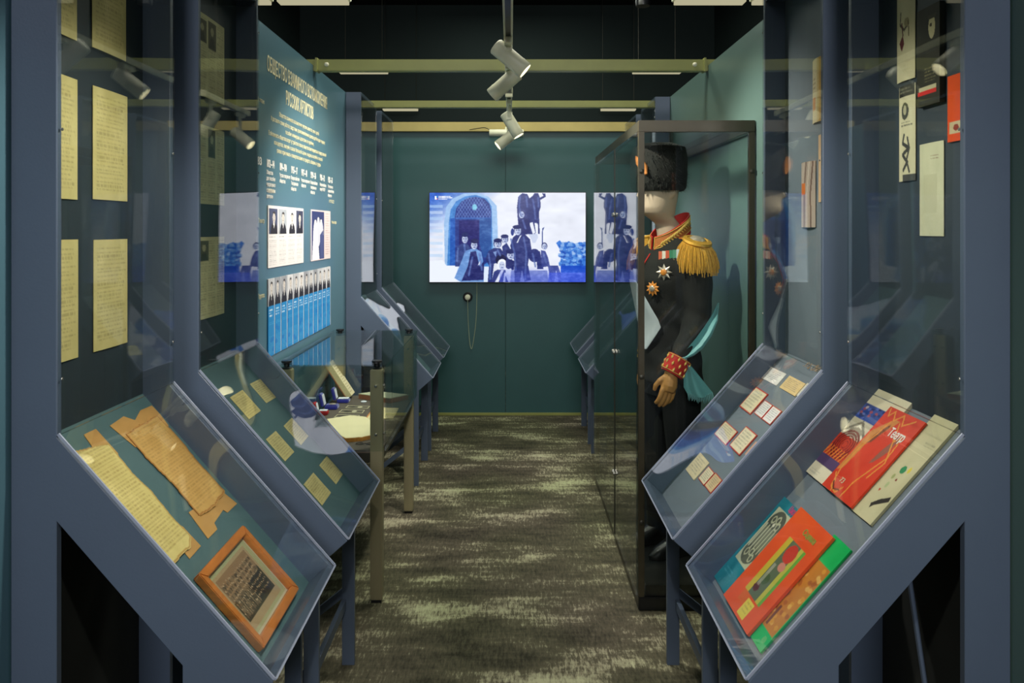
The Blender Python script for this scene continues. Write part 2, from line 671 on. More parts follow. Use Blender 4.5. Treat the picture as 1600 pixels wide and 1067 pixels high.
for i, (y, mat, z0, z1) in enumerate(((4.06, 'olive', 2.382, 2.44), (5.30, 'olive', 2.382, 2.43), (6.66, 'ochre', 2.36, 2.438))):
    b = MB().box(-1.05, 1.05, y, y + (0.05 if i < 2 else 0.045), z0 - 0.032 if i == 0 else z0 - 0.03 if i == 1 else z0, z1 - 0.032 if i < 2 else z1)
    o = struct(b, 'beam', mat, bevel=0.003)
    if i < 2:
        for sx in (-1, 1):
            MB().box(sx * 0.985, sx * 0.975, y - 0.012, y + 0.05, z0 - 0.036, z1 - 0.026).build('bracket_plate', mat, o)
            MB().lathe((sx * 0.93, y, (z0 + z1) / 2 - 0.03), (0, -1, 0), [(0, 0.012), (0.006, 0.011), (0.010, 0.006), (0.011, 0.001)], 12).build('bolt', 'white_lamp', o, smooth=True)

# long thin ceiling lamps seen edge on, above the partition
k = 0
POSN = {0: 'nearest', 1: 'middle', 2: 'farthest'}
for r, (y, xs) in enumerate(((5.13, (-1.76, -1.26, 1.27, 1.77)), (7.43, (-1.36, 1.35)), (8.75, (-1.20, 1.17)))):
    for x in xs:
        zz = 3.0 if r < 2 else 2.85
        lab = '%s ceiling lamp %s %s display wall, %s' % (
            ('large cream', 'thin cream', 'short thin')[r], 'beyond the' if abs(x) > 1.5 else 'above the', 'left' if x < 0 else 'right',
            ('at the photo top', 'under the first beam', 'under the second beam')[r])
        t = thing('ceiling_lamp', lab, 'lamp', (x, y, zz), 'slim ceiling lamps over the partitions')
        hw = 0.233 if r < 2 else 0.2
        MB().box(x - hw, x + hw, y - 0.05, y + 0.05, zz + 0.012, zz + 0.035).build('housing', 'white_lamp', t, bevel=0.003)
        MB().box(x - hw + 0.012, x + hw - 0.012, y - 0.045, y + 0.045, zz - 0.010, zz + 0.0115).build('diffuser', 'diffuser', t, bevel=0.002)
        for e in (-1, 1):
            MB().tube([(x + e * 0.17, y, zz + 0.035), (x + e * 0.17, y, 4.06)], 0.003, 6).build('suspension_wire', 'dark_metal', t)
t = thing('ceiling_downlight', 'round black recessed lamp on the ceiling at the top of the photo', 'lamp', (1.02, 6.2, 3.27))
MB().lathe((1.02, 6.2, 3.27), (0, 0, 1), [(0, 0.045), (0.0, 0.055), (0.03, 0.058), (0.09, 0.05)], 20).build('housing', 'black_plastic', t, smooth=True)
MB().tube([(1.02, 6.2, 3.36), (1.02, 6.2, 4.06)], 0.008, 8).build('stem', 'black_plastic', t)

# ------------------------------------------------------------------ display showcases along both walls
ND = Vector((0.75, 0, -0.662))  # for the right side: from glass down into the box


def desk_pt(side, u, v, lift=0.0):
    t = v / 0.651
    return Vector((side * (0.955 - 0.431 * t - 0.75 * lift), u, 1.09 - 0.488 * t + 0.662 * lift))


def wall_pt(side, u, z, lift=0.0):
    return Vector((side * (0.976 - lift), u, z))


def showcase(side, y0, y1, label, lining):
    s = side
    t = thing('display_showcase', label, 'showcase', (s * 0.9, (y0 + y1) / 2, 0), 'wall mounted glazed showcases with sloping desks')
    th = 0.018
    top = 2.377
    prof = [(.995, 0), (.995, top), (.904, top), (.904, 1.135), (.473, .647), (.556, .574), (.556, 0), (.600, 0),
            (.600, .555), (.6535, .615), (.6535, .681), (.904, .968), (.904, 0)]
    for ya in (y0, y1 - th):
        MB().prism([(s * x, ya, z) for x, z in prof], (0, th, 0)).build('side_panel', 'slate', t, bevel=0.0012, seg=1)
        MB().prism([(s * x, ya + 0.004, z) for x, z in ((.6005, .235), (.6005, .270), (.9035, -0.0 + .03), (.9035, .0))], (0, 0.010, 0)).build('brace', 'slate', t)
    a, b = y0 + th + 0.0005, y1 - th - 0.0005
    MB().box(s * 0.976, s * 0.994, a, b, 1.10, top - 0.019).build('back_panel', 'lining_back_shaded' if (s < 0 or y0 < 2) else lining, t)
    MB().box(s * 0.986, s * 0.9945, a, b, 0.004, 1.02).build('lower_shade_panel', 'black', t)  # black board added to give the deep shade behind the legs
    MB().box(s * 0.905, s * 0.994, a, b, top - 0.018, top).build('top_panel', 'slate', t)
    # bed of the sloping box
    p = [(0.955 + 0.0385, 1.09 + 0.0436), (0.955 - 0.431, 1.09 - 0.488)]
    n = (0.75 * 0.014, -0.662 * 0.014)
    e = 0.016
    q0, q1 = p[0], (p[1][0] + 0.662 * e * 0.2, p[1][1] + 0.75 * e * 0.2)
    MB().prism([(s * q0[0], a, q0[1]), (s * q1[0], a, q1[1]), (s * (q1[0] + n[0]), a, q1[1] + n[1]), (s * min(q0[0] + n[0], .994), a, q0[1] + n[1])],
               (0, b - a, 0)).build('desk_bed', lining, t)
    # front lip board closing the low end
    d = (-0.662, -0.75)
    c0 = (.473 + 0.0015, .647 + 0.0005)
    th2 = 0.016
    pts = [c0, (c0[0] - d[0] * th2, c0[1] - d[1] * th2), (.556 - d[0] * th2, .574 - d[1] * th2), (.556, .574)]
    MB().prism([(s * x, a, z) for x, z in pts], (0, b - a, 0)).build('lip_board', 'slate', t)
    MB().box(s * 0.600, s * 0.585, a, b, 0.20, 0.235).build('cross_rail', 'slate', t)
    # the two acrylic sheets
    MB().box(s * 0.8985, s * 0.9035, y0 + 0.004, y1 - 0.004, 1.139, top - 0.002).build('upright_glass', 'acrylic', t)
    g = []
    for (x, z) in ((.9025, 1.1365), (.4735, .6505)):
        g.append((x, z))
    off = (-0.75 * 0.005, 0.662 * 0.005)
    MB().prism([(s * g[0][0], y0 + .004, g[0][1] + .002), (s * g[1][0], y0 + .004, g[1][1] + .002),
                (s * (g[1][0] + off[0]), y0 + .004, g[1][1] + .002 + off[1]), (s * (g[0][0] + off[0]), y0 + .004, g[0][1] + .002 + off[1])],
               (0, y1 - y0 - .008, 0)).build('desk_glass', 'acrylic_desk', t)
    # strips along the desk sheet edges, their caught light painted as pale colour
    ex, ez = s * -0.75 * 0.0052, 0.662 * 0.0052
    for ya in (y0, y1 - 0.0038):
        MB().prism([(s * .9035, ya, 1.1400), (s * .4725, ya, .6518), (s * .4725 + ex, ya, .6518 + ez), (s * .9035 + ex, ya, 1.1400 + ez)], (0, 0.0038, 0)).build('glass_edge', 'edge_glint', t)
    MB().prism([(s * .4725, y0 + .004, .6518), (s * .4700, y0 + .004, .6490), (s * .4700 + ex, y0 + .004, .6490 + ez), (s * .4725 + ex, y0 + .004, .6518 + ez)], (0, y1 - y0 - .008, 0)).build('glass_edge', 'edge_glint', t)
    # small screws along the glass edges
    for z in (1.25, 1.75, 2.25):
        for y in (y0 + 0.010, y1 - 0.010):
            MB().lathe((s * 0.8985, y, z), (-s, 0, 0), [(0, .0035), (.0015, .003)], 8).build('screw', 'screw', t)
    return t


showcase(-1, 1.600, 2.150, 'nearest slate blue showcase on the left holding two torn letters and a wooden picture frame', 'lining_lit_left')
showcase(-1, 2.326, 2.875, 'slate blue showcase second on the left with six small cream cards on its desk', 'lining_lit_left')
showcase(-1, 4.850, 5.400, 'slate blue showcase on the left just beyond the glass table', 'lining_lit_left')
showcase(-1, 5.620, 6.170, 'farthest slate blue showcase on the left beside the back wall', 'lining_lit_left')
near_right = showcase(1, 1.600, 2.150, 'nearest slate blue showcase on the right holding red, orange and teal magazines', 'lining_lit_right')
showcase(1, 2.326, 2.875, 'slate blue showcase on the right with red edged passes and cards on its desk', 'lining_lit_right')
showcase(1, 5.02, 5.57, 'slate blue showcase on the right half hidden behind the tall glass case', 'lining_lit_right')
showcase(1, 5.79, 6.34, 'farthest slate blue showcase on the right beside the back wall', 'lining_lit_right')

MB().tube([(.846, 1.75, .935), (.984, 1.75, .004)], .0055, 6).build('support_strut', 'slate', near_right)

# ------------------------------------------------------------------ papers
YEL = (222, 208, 140)


def letter(w_, h_, col, rows, ink=(110, 96, 60), al=0.35, hatch=False, m=0.1):
    p = Pic(w_, h_, col)
    p.noise(5, 5)
    p.text(m, 0.08, 1 - m * 0.6, 0.93, rows, ink, al)
    return p


def on_wall(side, name, rect, pic, label, cat, group=None, thick=0.0012, bow=0.0, mat='paper', lift=0.002, bow_v=0.0):
    u0, u1, z0, z1 = rect
    ul, ur = (u1, u0) if side > 0 else (u0, u1)
    o = inked(name, wall_pt(side, ul, z1, lift + thick), wall_pt(side, ur, z1, lift + thick), wall_pt(side, ur, z0, lift + thick),
              wall_pt(side, ul, z0, lift + thick), pic, 0, thick, mat, None, bow, bow_v)
    return tag(o, label, cat, group)


def on_desk(side, name, rect, pic, label, cat, group=None, thick=0.0015, bow=0.0, mat='paper', lift=0.0006, ang=0.0, bow_v=0.0, mask=None, parent=None):
    u0, u1, v0, v1 = rect
    ul, ur = (u1, u0) if side > 0 else (u0, u1)
    cu, cv = (u0 + u1) / 2, (v0 + v1) / 2

    def P(u, v):
        a, b = u - cu, v - cv
        return desk_pt(side, cu + a * math.cos(ang) - b * math.sin(ang), cv + a * math.sin(ang) + b * math.cos(ang), lift + thick)
    o = inked(name, P(ul, v0), P(ur, v0), P(ur, v1), P(ul, v1), pic, 0, thick, mat, parent, bow, bow_v, mask)
    if parent is None:
        tag(o, label, cat, group)
    return o


# --- left A, upright part: six typed sheets
G = 'yellowed typed sheets in the nearest left showcase'
for rect, lab in (((1.640, 1.803, 1.972, 2.26), 'top left yellowed sheet hanging in the nearest left showcase, cut by its post'),
                  ((1.869, 2.033, 1.974, 2.26), 'top right yellowed sheet in the nearest left showcase, above the lamp reflection'),
                  ((1.640, 1.805, 1.616, 1.885), 'middle left yellowed sheet in the nearest left showcase, beside the post'),
                  ((1.872, 2.040, 1.620, 1.885), 'middle right yellowed typed sheet in the nearest left showcase'),
                  ((1.640, 1.808, 1.262, 1.527), 'lowest left yellowed sheet in the nearest left showcase, beside the post'),
                  ((1.875, 2.040, 1.263, 1.525), 'lowest right yellowed typed sheet in the nearest left showcase')):
    on_wall(-1, 'typed_sheet', rect, letter(50, 76, YEL, 24, al=0.3), lab, 'document', G, bow=0.002)


def newspaper(photos):
    p = Pic(60, 78, (196, 192, 146))
    p.noise(5, 6)
    for x in (0.06, 0.38, 0.70):
        p.text(x, 0.05, x + 0.26, 0.96, 30, (90, 88, 66), 0.35, 0.5, 0.05)
    for (x0, y0, x1, y1) in photos:
        p.rect(x0, y0, x1, y1, (84, 84, 62))
        p.ell((x0 + x1) / 2, y0 + (y1 - y0) * 0.35, (x1 - x0) * 0.2, (y1 - y0) * 0.16, (160, 156, 118))
        p.poly([(x0 + .02, y1 - .01), (x0 + (x1 - x0) * .3, y0 + (y1 - y0) * .6), (x0 + (x1 - x0) * .7, y0 + (y1 - y0) * .6), (x1 - .02, y1 - .01)], (58, 60, 46))
    return p


G = 'newspaper pages in the second left showcase'
on_wall(-1, 'newspaper_page', (2.487, 2.730, 1.97, 2.232), newspaper([(0.05, 0.08, 0.33, 0.34), (0.39, 0.05, 0.66, 0.38)]),
        'top newspaper page with portrait photos in the second left showcase', 'newspaper', G, bow=0.002)
on_wall(-1, 'newspaper_page', (2.487, 2.730, 1.63, 1.880), newspaper([(0.38, 0.04, 0.64, 0.40)]),
        'middle newspaper page with one tall photo in the second left showcase', 'newspaper', G, bow=0.002)
on_wall(-1, 'newspaper_page', (2.487, 2.730, 1.265, 1.525), newspaper([(0.1, 0.05, 0.4, 0.3)]),
        'lowest newspaper page in the second left showcase, above its desk', 'newspaper', G, bow=0.002)


# --- left A, desk: torn letters with backing tabs, framed group photograph
def poly_sheet(name, side, pts, thick, mat, lift, parent):
    return MB().prism([desk_pt(side, u, v, lift) for u, v in pts], (desk_pt(side, 0, 0, thick) - desk_pt(side, 0, 0, 0))).build(name, mat, parent, bevel=0.0)


def torn(w_, h_, col, rows, shape, edge=(186, 138, 66)):
    p = Pic(w_, h_, col)
    p.noise(6, 5)
    p.text(0.12, 0.06, 0.93, 0.92, rows, (140, 110, 60), 0.33)
    q = Pic(w_, h_, (0, 0, 0)).poly(shape, (255, 255, 255))
    m = q.a[..., 0] > 128
    inner = m.copy()
    for _ in range(2):
        inner = inner & np.roll(inner, 1, 0) & np.roll(inner, -1, 0) & np.roll(inner, 1, 1) & np.roll(inner, -1, 1)
    p._put(m & ~inner, edge, 0.7)
    return p, m


def jag(pts, n=6, amp=0.012, skip=()):
    out = []
    for i, (a, b) in enumerate(zip(pts, pts[1:] + pts[:1])):
        for j in range(n):
            t_ = j / n
            k_ = amp if (j and i not in skip) else 0
            out.append((a[0] + (b[0] - a[0]) * t_ + random.uniform(-k_, k_), a[1] + (b[1] - a[1]) * t_ + random.uniform(-k_, k_)))
    return out


t1 = thing('torn_letter', 'long pale yellow torn letter on the nearest left desk, beside the front panel', 'letter', desk_pt(-1, 1.78, 0.18), 'torn letters on the nearest left desk')
M['kraft'] = pbr('kraft_backing', (206, 158, 88), 0.8, var=0.12, scale=14)
poly_sheet('backing_tab', -1, [(1.796, 0.000), (1.848, 0.000), (1.850, 0.077), (1.778, 0.092)], 0.001, 'kraft', 0.0008, t1)
poly_sheet('backing_tab', -1, [(1.835, 0.296), (1.850, 0.300), (1.853, 0.362), (1.785, 0.364), (1.787, 0.311)], 0.001, 'kraft', 0.0008, t1)
shape = jag([(0.02, 0.03), (0.95, 0.10), (0.90, 0.36), (0.97, 0.52), (0.92, 0.74), (0.96, 0.93), (0.72, 0.99), (0.08, 0.985)], 5, 0.010)
pc, mk = torn(76, 150, (232, 214, 136), 34, shape)
on_desk(-1, 'sheet', (1.705, 1.850, 0.012, 0.350), pc, '', '', lift=0.002, thick=0.0012, mask=mk, parent=t1, bow=0.003)

t2 = thing('torn_letter', 'tan torn letter on kraft backing, lying nearer the far end of the nearest left desk', 'letter', desk_pt(-1, 2.02, 0.18), 'torn letters on the nearest left desk')
poly_sheet('backing_tab', -1, [(1.902, 0.008), (1.978, 0.002), (2.007, 0.024), (2.061, 0.007), (2.123, 0.009), (2.125, 0.041), (2.119, 0.079), (1.94, 0.075), (1.925, 0.085)], 0.001, 'kraft', 0.0008, t2)
poly_sheet('backing_tab', -1, [(2.10, 0.300), (2.118, 0.352), (2.048, 0.351), (2.041, 0.338), (1.965, 0.346), (1.957, 0.362), (1.897, 0.362), (1.910, 0.285)], 0.001, 'kraft', 0.0008, t2)
shape = jag([(0.04, 0.03), (0.95, 0.02), (0.98, 0.3), (0.93, 0.55), (0.96, 0.95), (0.5, 0.99), (0.06, 0.96), (0.09, 0.6), (0.04, 0.35)], 5, 0.010)
pc, mk = torn(76, 120, (214, 170, 96), 30, shape, (170, 110, 50))
on_desk(-1, 'sheet', (1.920, 2.115, 0.035, 0.318), pc, '', '', lift=0.002, thick=0.0012, mask=mk, parent=t2, bow=0.004)

fr = thing('picture_frame', 'orange wooden frame with an old group photograph on the nearest left desk', 'picture frame', desk_pt(-1, 1.89, 0.5))
u0, u1, v0, v1 = 1.742, 2.032, 0.400, 0.614
bw = 0.020


def desk_bar(pts, lift0, lift1, name, mat, parent, side=-1, bevel=0.002):
    off = desk_pt(side, 0, 0, lift1) - desk_pt(side, 0, 0, lift0)
    return MB().prism([desk_pt(side, u, v, lift0) for u, v in pts], off).build(name, mat, parent, bevel=bevel)


for pts in ([(u0, v0), (u1, v0), (u1 - bw, v0 + bw), (u0 + bw, v0 + bw)], [(u0, v1), (u1, v1), (u1 - bw, v1 - bw), (u0 + bw, v1 - bw)],
            [(u0, v0), (u0 + bw, v0 + bw), (u0 + bw, v1 - bw), (u0, v1)], [(u1, v0), (u1 - bw, v0 + bw), (u1 - bw, v1 - bw), (u1, v1)]):
    desk_bar(pts, 0.001, 0.020, 'frame_bar', 'wood_frame', fr)
pc = Pic(110, 84, (196, 196, 150))
pc.rect(0.0, 0.0, 1, 0.045, (228, 224, 196)).rect(0, 0.955, 1, 1, (222, 218, 190)).rect(0, 0, 0.03, 1, (228, 224, 196)).rect(0.97, 0, 1, 1, (222, 218, 190))
pc.rect(0.10, 0.10, 0.90, 0.90, (200, 172, 132))
pc.rect(0.14, 0.14, 0.86, 0.80, (168, 132, 98))
pc.poly([(0.14, 0.5), (0.5, 0.5), (0.86, 0.42), (0.86, 0.8), (0.14, 0.8)], (78, 66, 48))
for r in range(7):
    for c_ in range(22):
        x = 0.17 + c_ * 0.031 + random.uniform(-.008, .008)
        y = 0.24 + r * 0.075 + random.uniform(-.01, .01)
        dark = x > 0.52 and r > 2
        pc.ell(x, y + 0.035, 0.014, 0.035, (60, 50, 46) if dark else random.choice([(128, 104, 80), (150, 124, 96), (96, 76, 58)]))
        pc.ell(x, y, 0.008, 0.013, random.choice([(226, 196, 160), (206, 172, 136), (190, 150, 110)]))
on_desk(-1, 'photograph', (u0 + bw - .002, u1 - bw + .002, v0 + bw - .002, v1 - bw + .002), pc, '', '', lift=0.002, thick=0.002, parent=fr)
desk_bar([(u0 + bw - .001, v0 + bw - .001), (u1 - bw + .001, v0 + bw - .001), (u1 - bw + .001, v1 - bw + .001), (u0 + bw - .001, v1 - bw + .001)], 0.012, 0.014, 'glass_pane', 'frame_glass', fr, bevel=0)

# --- left B, desk: six cream cards in pairs
G = 'small cream cards on the second left desk'
for (u, v, w_, h_, a), lab in zip(((2.545, 0.098, .118, .092, 0), (2.748, 0.095, .104, .087, .03), (2.538, 0.273, .106, .092, 0), (2.728, 0.276, .108, .088, -.03), (2.527, 0.458, .122, .088, 0), (2.732, 0.458, .112, .086, 0)),
                                 ('cream card nearest the top of the second left desk, larger of the upper pair', 'smaller cream card of the upper pair on the second left desk',
                                  'nearer cream card of the middle pair on the second left desk, by the blue reflection', 'farther cream card of the middle pair on the second left desk',
                                  'larger cream card of the lowest pair on the second left desk', 'smaller cream card of the lowest pair on the second left desk')):
    on_desk(-1, 'card', (u, u + w_, v, v + h_), letter(44, 34, (226, 212, 142), 10, al=0.4), lab, 'card', G, ang=a)

# --- right B, desk: passes and cards
G = 'passes and cards on the second right desk'


def pass_pic(w_, h_, border=None, col=(226, 220, 190), stripe=False):
    p = Pic(w_, h_, col)
    p.noise(4, 5)
    p.text(0.12, 0.14, 0.88, 0.86, 6, (96, 100, 110), 0.4)
    if border:
        b = 0.05
        p.rect(0, 0, 1, b, border).rect(0, 1 - b * 1.3, 1, 1, border).rect(0, 0, b * 0.8, 1, border).rect(1 - b * 0.8, 0, 1, 1, border)
    return p


RED = (196, 52, 34)
for rect, bd, col, a, th, lab in (
        ((2.705, 2.864, .040, .092), None, (232, 230, 222), 0.02, .002, 'white note at the top of the second right desk'),
        ((2.528, 2.672, .038, .090), None, (226, 198, 140), 0.0, .003, 'tan booklet at the top of the second right desk, beside the white note'),
        ((2.488, 2.520, .033, .085), None, (220, 216, 196), 0.0, .004, 'narrow white slip beside the tan booklet on the second right desk'),
        ((2.705, 2.832, .130, .222), RED, (228, 218, 180), 0.0, .004, 'tall cream pass with a red border on the second right desk'),
        ((2.612, 2.690, .152, .210), RED, (234, 232, 226), 0.0, .003, 'left half of the open red edged pass on the second right desk'),
        ((2.526, 2.606, .152, .210), RED, (236, 234, 230), 0.0, .003, 'right half of the open red edged pass on the second right desk'),
        ((2.478, 2.506, .153, .208), None, (214, 196, 170), 0.0, .004, 'pale slip beside the open red edged pass'),
        ((2.688, 2.842, .292, .354), RED, (230, 216, 176), 0.0, .003, 'cream pass with red edge beside the blue reflection on the second right desk'),
        ((2.545, 2.662, .259, .346), RED, (236, 224, 188), 0.0, .004, 'upright cream certificate with a red frame in the middle of the second right desk'),
        ((2.478, 2.518, .277, .330), None, (222, 168, 138), 0.0, .004, 'narrow pink card beside the cream certificate'),
        ((2.695, 2.820, .434, .512), None, (228, 214, 174), 0.0, .003, 'plain cream card in the lowest row of the second right desk'),
        ((2.602, 2.678, .442, .496), RED, (232, 222, 186), 0.0, .003, 'small cream pass, middle of the lowest row on the second right desk'),
        ((2.518, 2.597, .438, .494), RED, (224, 196, 148), 0.0, .003, 'small tan red edged pass, end of the lowest row, second right desk')):
    on_desk(1, 'pass_card', rect, pass_pic(40, 34, bd, col), lab, 'card', G, ang=a, thick=th)
mb = MB()
for i in range(26):
    a0 = 2.47 + random.random() * 0.16
    p0 = desk_pt(1, a0, -0.02 + random.uniform(-.012, .012), 0.004 + random.random() * .006)
    p1 = desk_pt(1, a0 - random.uniform(0.02, 0.05) + 0.02, random.uniform(-.036, -.004), 0.003 + random.random() * .008)
    mb.tube([p0, p1], 0.0009, 4)
single(mb, 'dried_grass', 'straw', 'small bundle of dried tan grass in the top corner of the second right desk', 'plant')
pass

# --- right A, desk: books and magazines
GB = 'books and magazines on the nearest right desk'
pc = Pic(90, 130, (226, 218, 190))
pc.noise(3, 4)
pc.rect(0, 0, 0.16, 1, (156, 160, 96))
pc.rect(0.22, 0.0, 1, 0.20, (222, 214, 182))
pc.rect(0.24, 0.17, 0.80, 0.33, (44, 74, 150))
for i in range(26):
    pc.ell(random.uniform(.26, .78), random.uniform(.18, .32), .03, .015, random.choice([(190, 180, 190), (90, 110, 190), (150, 70, 90), (20, 40, 110)]))
pc.rect(0.24, 0.33, 0.80, 0.52, (198, 190, 166))
pc.stroke([(.26, .50), (.5, .345), (.78, .50)], .02, (120, 112, 96)).stroke([(.3, .5), (.5, .39), (.74, .5)], .012, (232, 226, 204))
pc.ell(0.52, 0.46, 0.14, 0.05, (150, 142, 122))
pc.rect(0.24, 0.52, 0.80, 0.76, (196, 58, 30))
for r in (0.05, 0.09, 0.13, .17, .21):
    pc.ring(0.52, 0.60, r, r * .7, 0.07, (120, 22, 20))
for i in range(8):
    x = .26 + i * .065
    pc.stroke([(x, .76), (x + .04, .66)], .012, (226, 130, 44))
pc.rect(0.24, 0.76, 0.80, 0.86, (84, 62, 104))
pc.text(0.3, 0.93, 0.55, 0.98, 2, (140, 146, 140), 0.5)
on_desk(1, 'book', (1.955, 2.195, -0.042, 0.250), pc, 'cream book with a green spine strip and a collage cover, partly under the red magazine', 'book', GB, thick=0.008, mat='gloss_print')
pc = Pic(80, 136, (216, 60, 34))
pc.noise(5, 5)
pc.poly([(.05, .30), (.35, .10), (.5, .10), (.18, .45), (.14, .75), (.02, .80)], (206, 132, 62))
pc.poly([(.20, .30), (.36, .16), (.38, .20), (.26, .40), (.16, .44)], (128, 66, 42))
pc.poly([(.62, .42), (.72, .24), (.80, .22), (.78, .40), (.66, .55), (.58, .58)], (150, 90, 74))
for pts in ([(.06, .02), (.14, .10), (.22, .03), (.34, .12), (.48, .03), (.60, .13), (.80, .04)],
            [(.3, .14), (.24, .3), (.12, .5), (.1, .75), (.22, .95), (.42, .98), (.5, .9)],
            [(.82, .25), (.86, .45), (.74, .62), (.62, .8), (.6, .98)], [(.52, .12), (.7, .3), (.84, .2)],
            [(.08, .82), (.2, .88), (.3, .99)], [(.7, .3), (.9, .5), (.8, .7)]):
    pc.stroke(pts, .014, (228, 148, 58))
pc.stroke([(.2, .9), (.32, .96), (.46, .94)], .016, (110, 44, 30))
t = thing('magazine', 'bright red magazine with orange scroll drawing on the nearest right desk', 'magazine', desk_pt(1, 1.92, 0.12), GB)
on_desk(1, 'cover', (1.842, 2.012, -0.010, 0.250), pc, '', '', thick=0.005, lift=0.009, mat='gloss_print', parent=t)


def desk_rot(side):
    # text frame on the desk: x along the reader's right, y up the slope
    x = Vector((0, -side, 0))
    y = Vector((side * 0.662, 0, 0.75))
    z = x.cross(y)
    return Matrix(((x.x, y.x, z.x, 0), (x.y, y.y, z.y, 0), (x.z, y.z, z.z, 0), (0, 0, 0, 1)))


words('title', 'Театр', desk_pt(1, 1.935, 0.060, 0.0148), 0.034, 'white_letter', t, desk_rot(1), fit=0.072, depth=0.0003, bold=0.0006)
words('subtitle', '73', desk_pt(1, 1.960, 0.218, 0.0148), 0.020, 'cream_letter', t, desk_rot(1), fit=0.02, depth=0.0003)
pc = Pic(60, 130, (206, 200, 160))
pc.noise(3, 4)
pc.ell(.55, .52, .10, .035, (50, 140, 90)).ell(.42, .60, .05, .025, (160, 170, 110)).ell(.6, .615, .04, .012, (130, 50, 40)).ell(.45, .68, .05, .03, (176, 190, 140))
pc.ell(.35, .74, .03, .012, (190, 70, 50)).poly([(.45, .86), (.62, .80), (.9, .74), (.95, .78), (.6, .86), (.5, .90)], (40, 36, 32))
pc.ell(.75, .5, .05, .03, (226, 208, 80)).text(.5, .25, .9, .30, 2, (100, 100, 90), .4)
on_desk(1, 'booklet', (1.752, 1.851, -0.044, 0.252), pc, 'cream booklet with small coloured figures lying at the near end of the nearest right desk', 'booklet', GB, thick=0.006)
pc = Pic(80, 136, (24, 130, 146))
pc.noise(5, 4)
pc.rect(0.30, 0.10, 0.98, 0.72, (198, 204, 170))
pc.ell(.64, .24, .30, .13, (88, 92, 78)).ell(.64, .58, .30, .12, (96, 100, 84))
pc.rect(.36, .30, .92, .52, (128, 132, 108))
for i in range(5):
    pc.rect(.38 + i * .11, .28, .41 + i * .11, .56, (206, 210, 178))
for (x, y) in ((.5, .22), (.66, .2), (.78, .25), (.5, .6), (.66, .57), (.78, .62)):
    pc.ring(x, y, .06, .035, .25, (190, 194, 160))
pc.ell(.62, .26, .04, .02, (226, 226, 200))
pc.rect(.0, .74, .14, .80, (90, 80, 160), .5)
pc.text(.3, .82, .7, .9, 2, (120, 180, 200), .5)
t = thing('magazine', 'teal magazine with a grey oval stage drawing, half under the orange one', 'magazine', desk_pt(1, 2.09, 0.48), GB)
on_desk(1, 'cover', (2.022, 2.158, 0.338, 0.620), pc, '', '', thick=0.006, mat='gloss_print', parent=t)
M['magenta'] = pbr('magenta_print', (206, 72, 130), 0.5)
words('title', 'Цирк', desk_pt(1, 2.066, 0.358, 0.0072), 0.024, 'magenta', t, desk_rot(1), fit=0.045, depth=0.0003, bold=0.0006)
pc = Pic(96, 140, (238, 86, 26))
pc.noise(3, 4)
pc.rect(.28, .24, .80, .80, (78, 96, 52))
pc.rect(.28, .24, .40, .80, (206, 186, 52)).rect(.66, .24, .74, .80, (196, 190, 70)).rect(.74, .24, .80, .80, (104, 170, 58))
pc.rect(.40, .24, .66, .80, (96, 110, 82))
pc.ell(.56, .34, .13, .085, (206, 56, 36)).ell(.60, .46, .08, .04, (214, 140, 120)).ell(.50, .62, .09, .05, (70, 92, 46)).ell(.46, .72, .07, .04, (96, 40, 36))
pc.rect(.42, .48, .48, .70, (200, 196, 180), .6)
pc.rect(.5, .82, .72, .97, (232, 210, 76)).text(.54, .84, .7, .95, 3, (170, 150, 60), .6)
pc.rect(.30, .80, .5, .9, (214, 120, 40), .5)
t = thing('magazine', 'large orange magazine with a green framed picture on the nearest right desk', 'magazine', desk_pt(1, 1.9, 0.47), GB)
on_desk(1, 'cover', (1.815, 2.016, 0.327, 0.621), pc, '', '', thick=0.007, lift=0.007, mat='gloss_print', parent=t)
M['lime'] = pbr('olive_print', (150, 170, 70), 0.5)
words('title', 'Сцена', desk_pt(1, 1.925, 0.372, 0.0152), 0.022, 'lime', t, desk_rot(1), fit=0.07, depth=0.0003, bold=0.0005)
pc = Pic(64, 130, (12, 190, 96))
pc.rect(.0, .22, .95, .86, (206, 130, 40))
pc.noise(4, 5)
for i in range(40):
    pc.ell(random.uniform(.05, .9), random.uniform(.25, .84), .08, .02, random.choice([(226, 158, 50), (178, 96, 34), (236, 182, 90)]))
pc.rect(.3, .66, .4, .84, (120, 66, 50)).ell(.75, .92, .10, .03, (110, 200, 120))
on_desk(1, 'magazine', (1.745, 1.835, 0.320, 0.618), pc, 'bright green magazine with an orange picture under the near edge of the orange one', 'magazine', GB, thick=0.005, mat='gloss_print')

# --- right A, upright part
GR = 'prints hanging in the nearest right showcase'
pc = Pic(46, 110, (214, 206, 164))
pc.noise(3, 4)
pc.stroke([(.3, .40), (.25, .5), (.5, .56), (.7, .52)], .03, (90, 84, 66)).ell(.62, .5, .12, .04, (160, 150, 110)).stroke([(.7, .5), (.72, .62)], .02, (110, 96, 60))
pc.poly([(.2, .66), (.42, .6), (.5, .68), (.36, .74)], (96, 24, 34)).stroke([(.42, .6), (.36, .5)], .03, (96, 24, 34))
on_wall(1, 'poster_page', (1.934, 2.024, 1.915, 2.20), pc, 'tall cream page with a small dark red sketch in the nearest right showcase', 'print', GR, bow=0.004)
pc = Pic(46, 110, (212, 206, 168))
pc.noise(3, 4)
pc.rect(.05, .0, .95, .12, (48, 48, 40)).text(.1, .03, .9, .1, 2, (200, 196, 160), .6)
pc.ell(.45, .27, .22, .09, (70, 72, 60)).ell(.45, .26, .1, .05, (180, 176, 140)).text(.2, .38, .85, .44, 2, (70, 70, 60), .8)
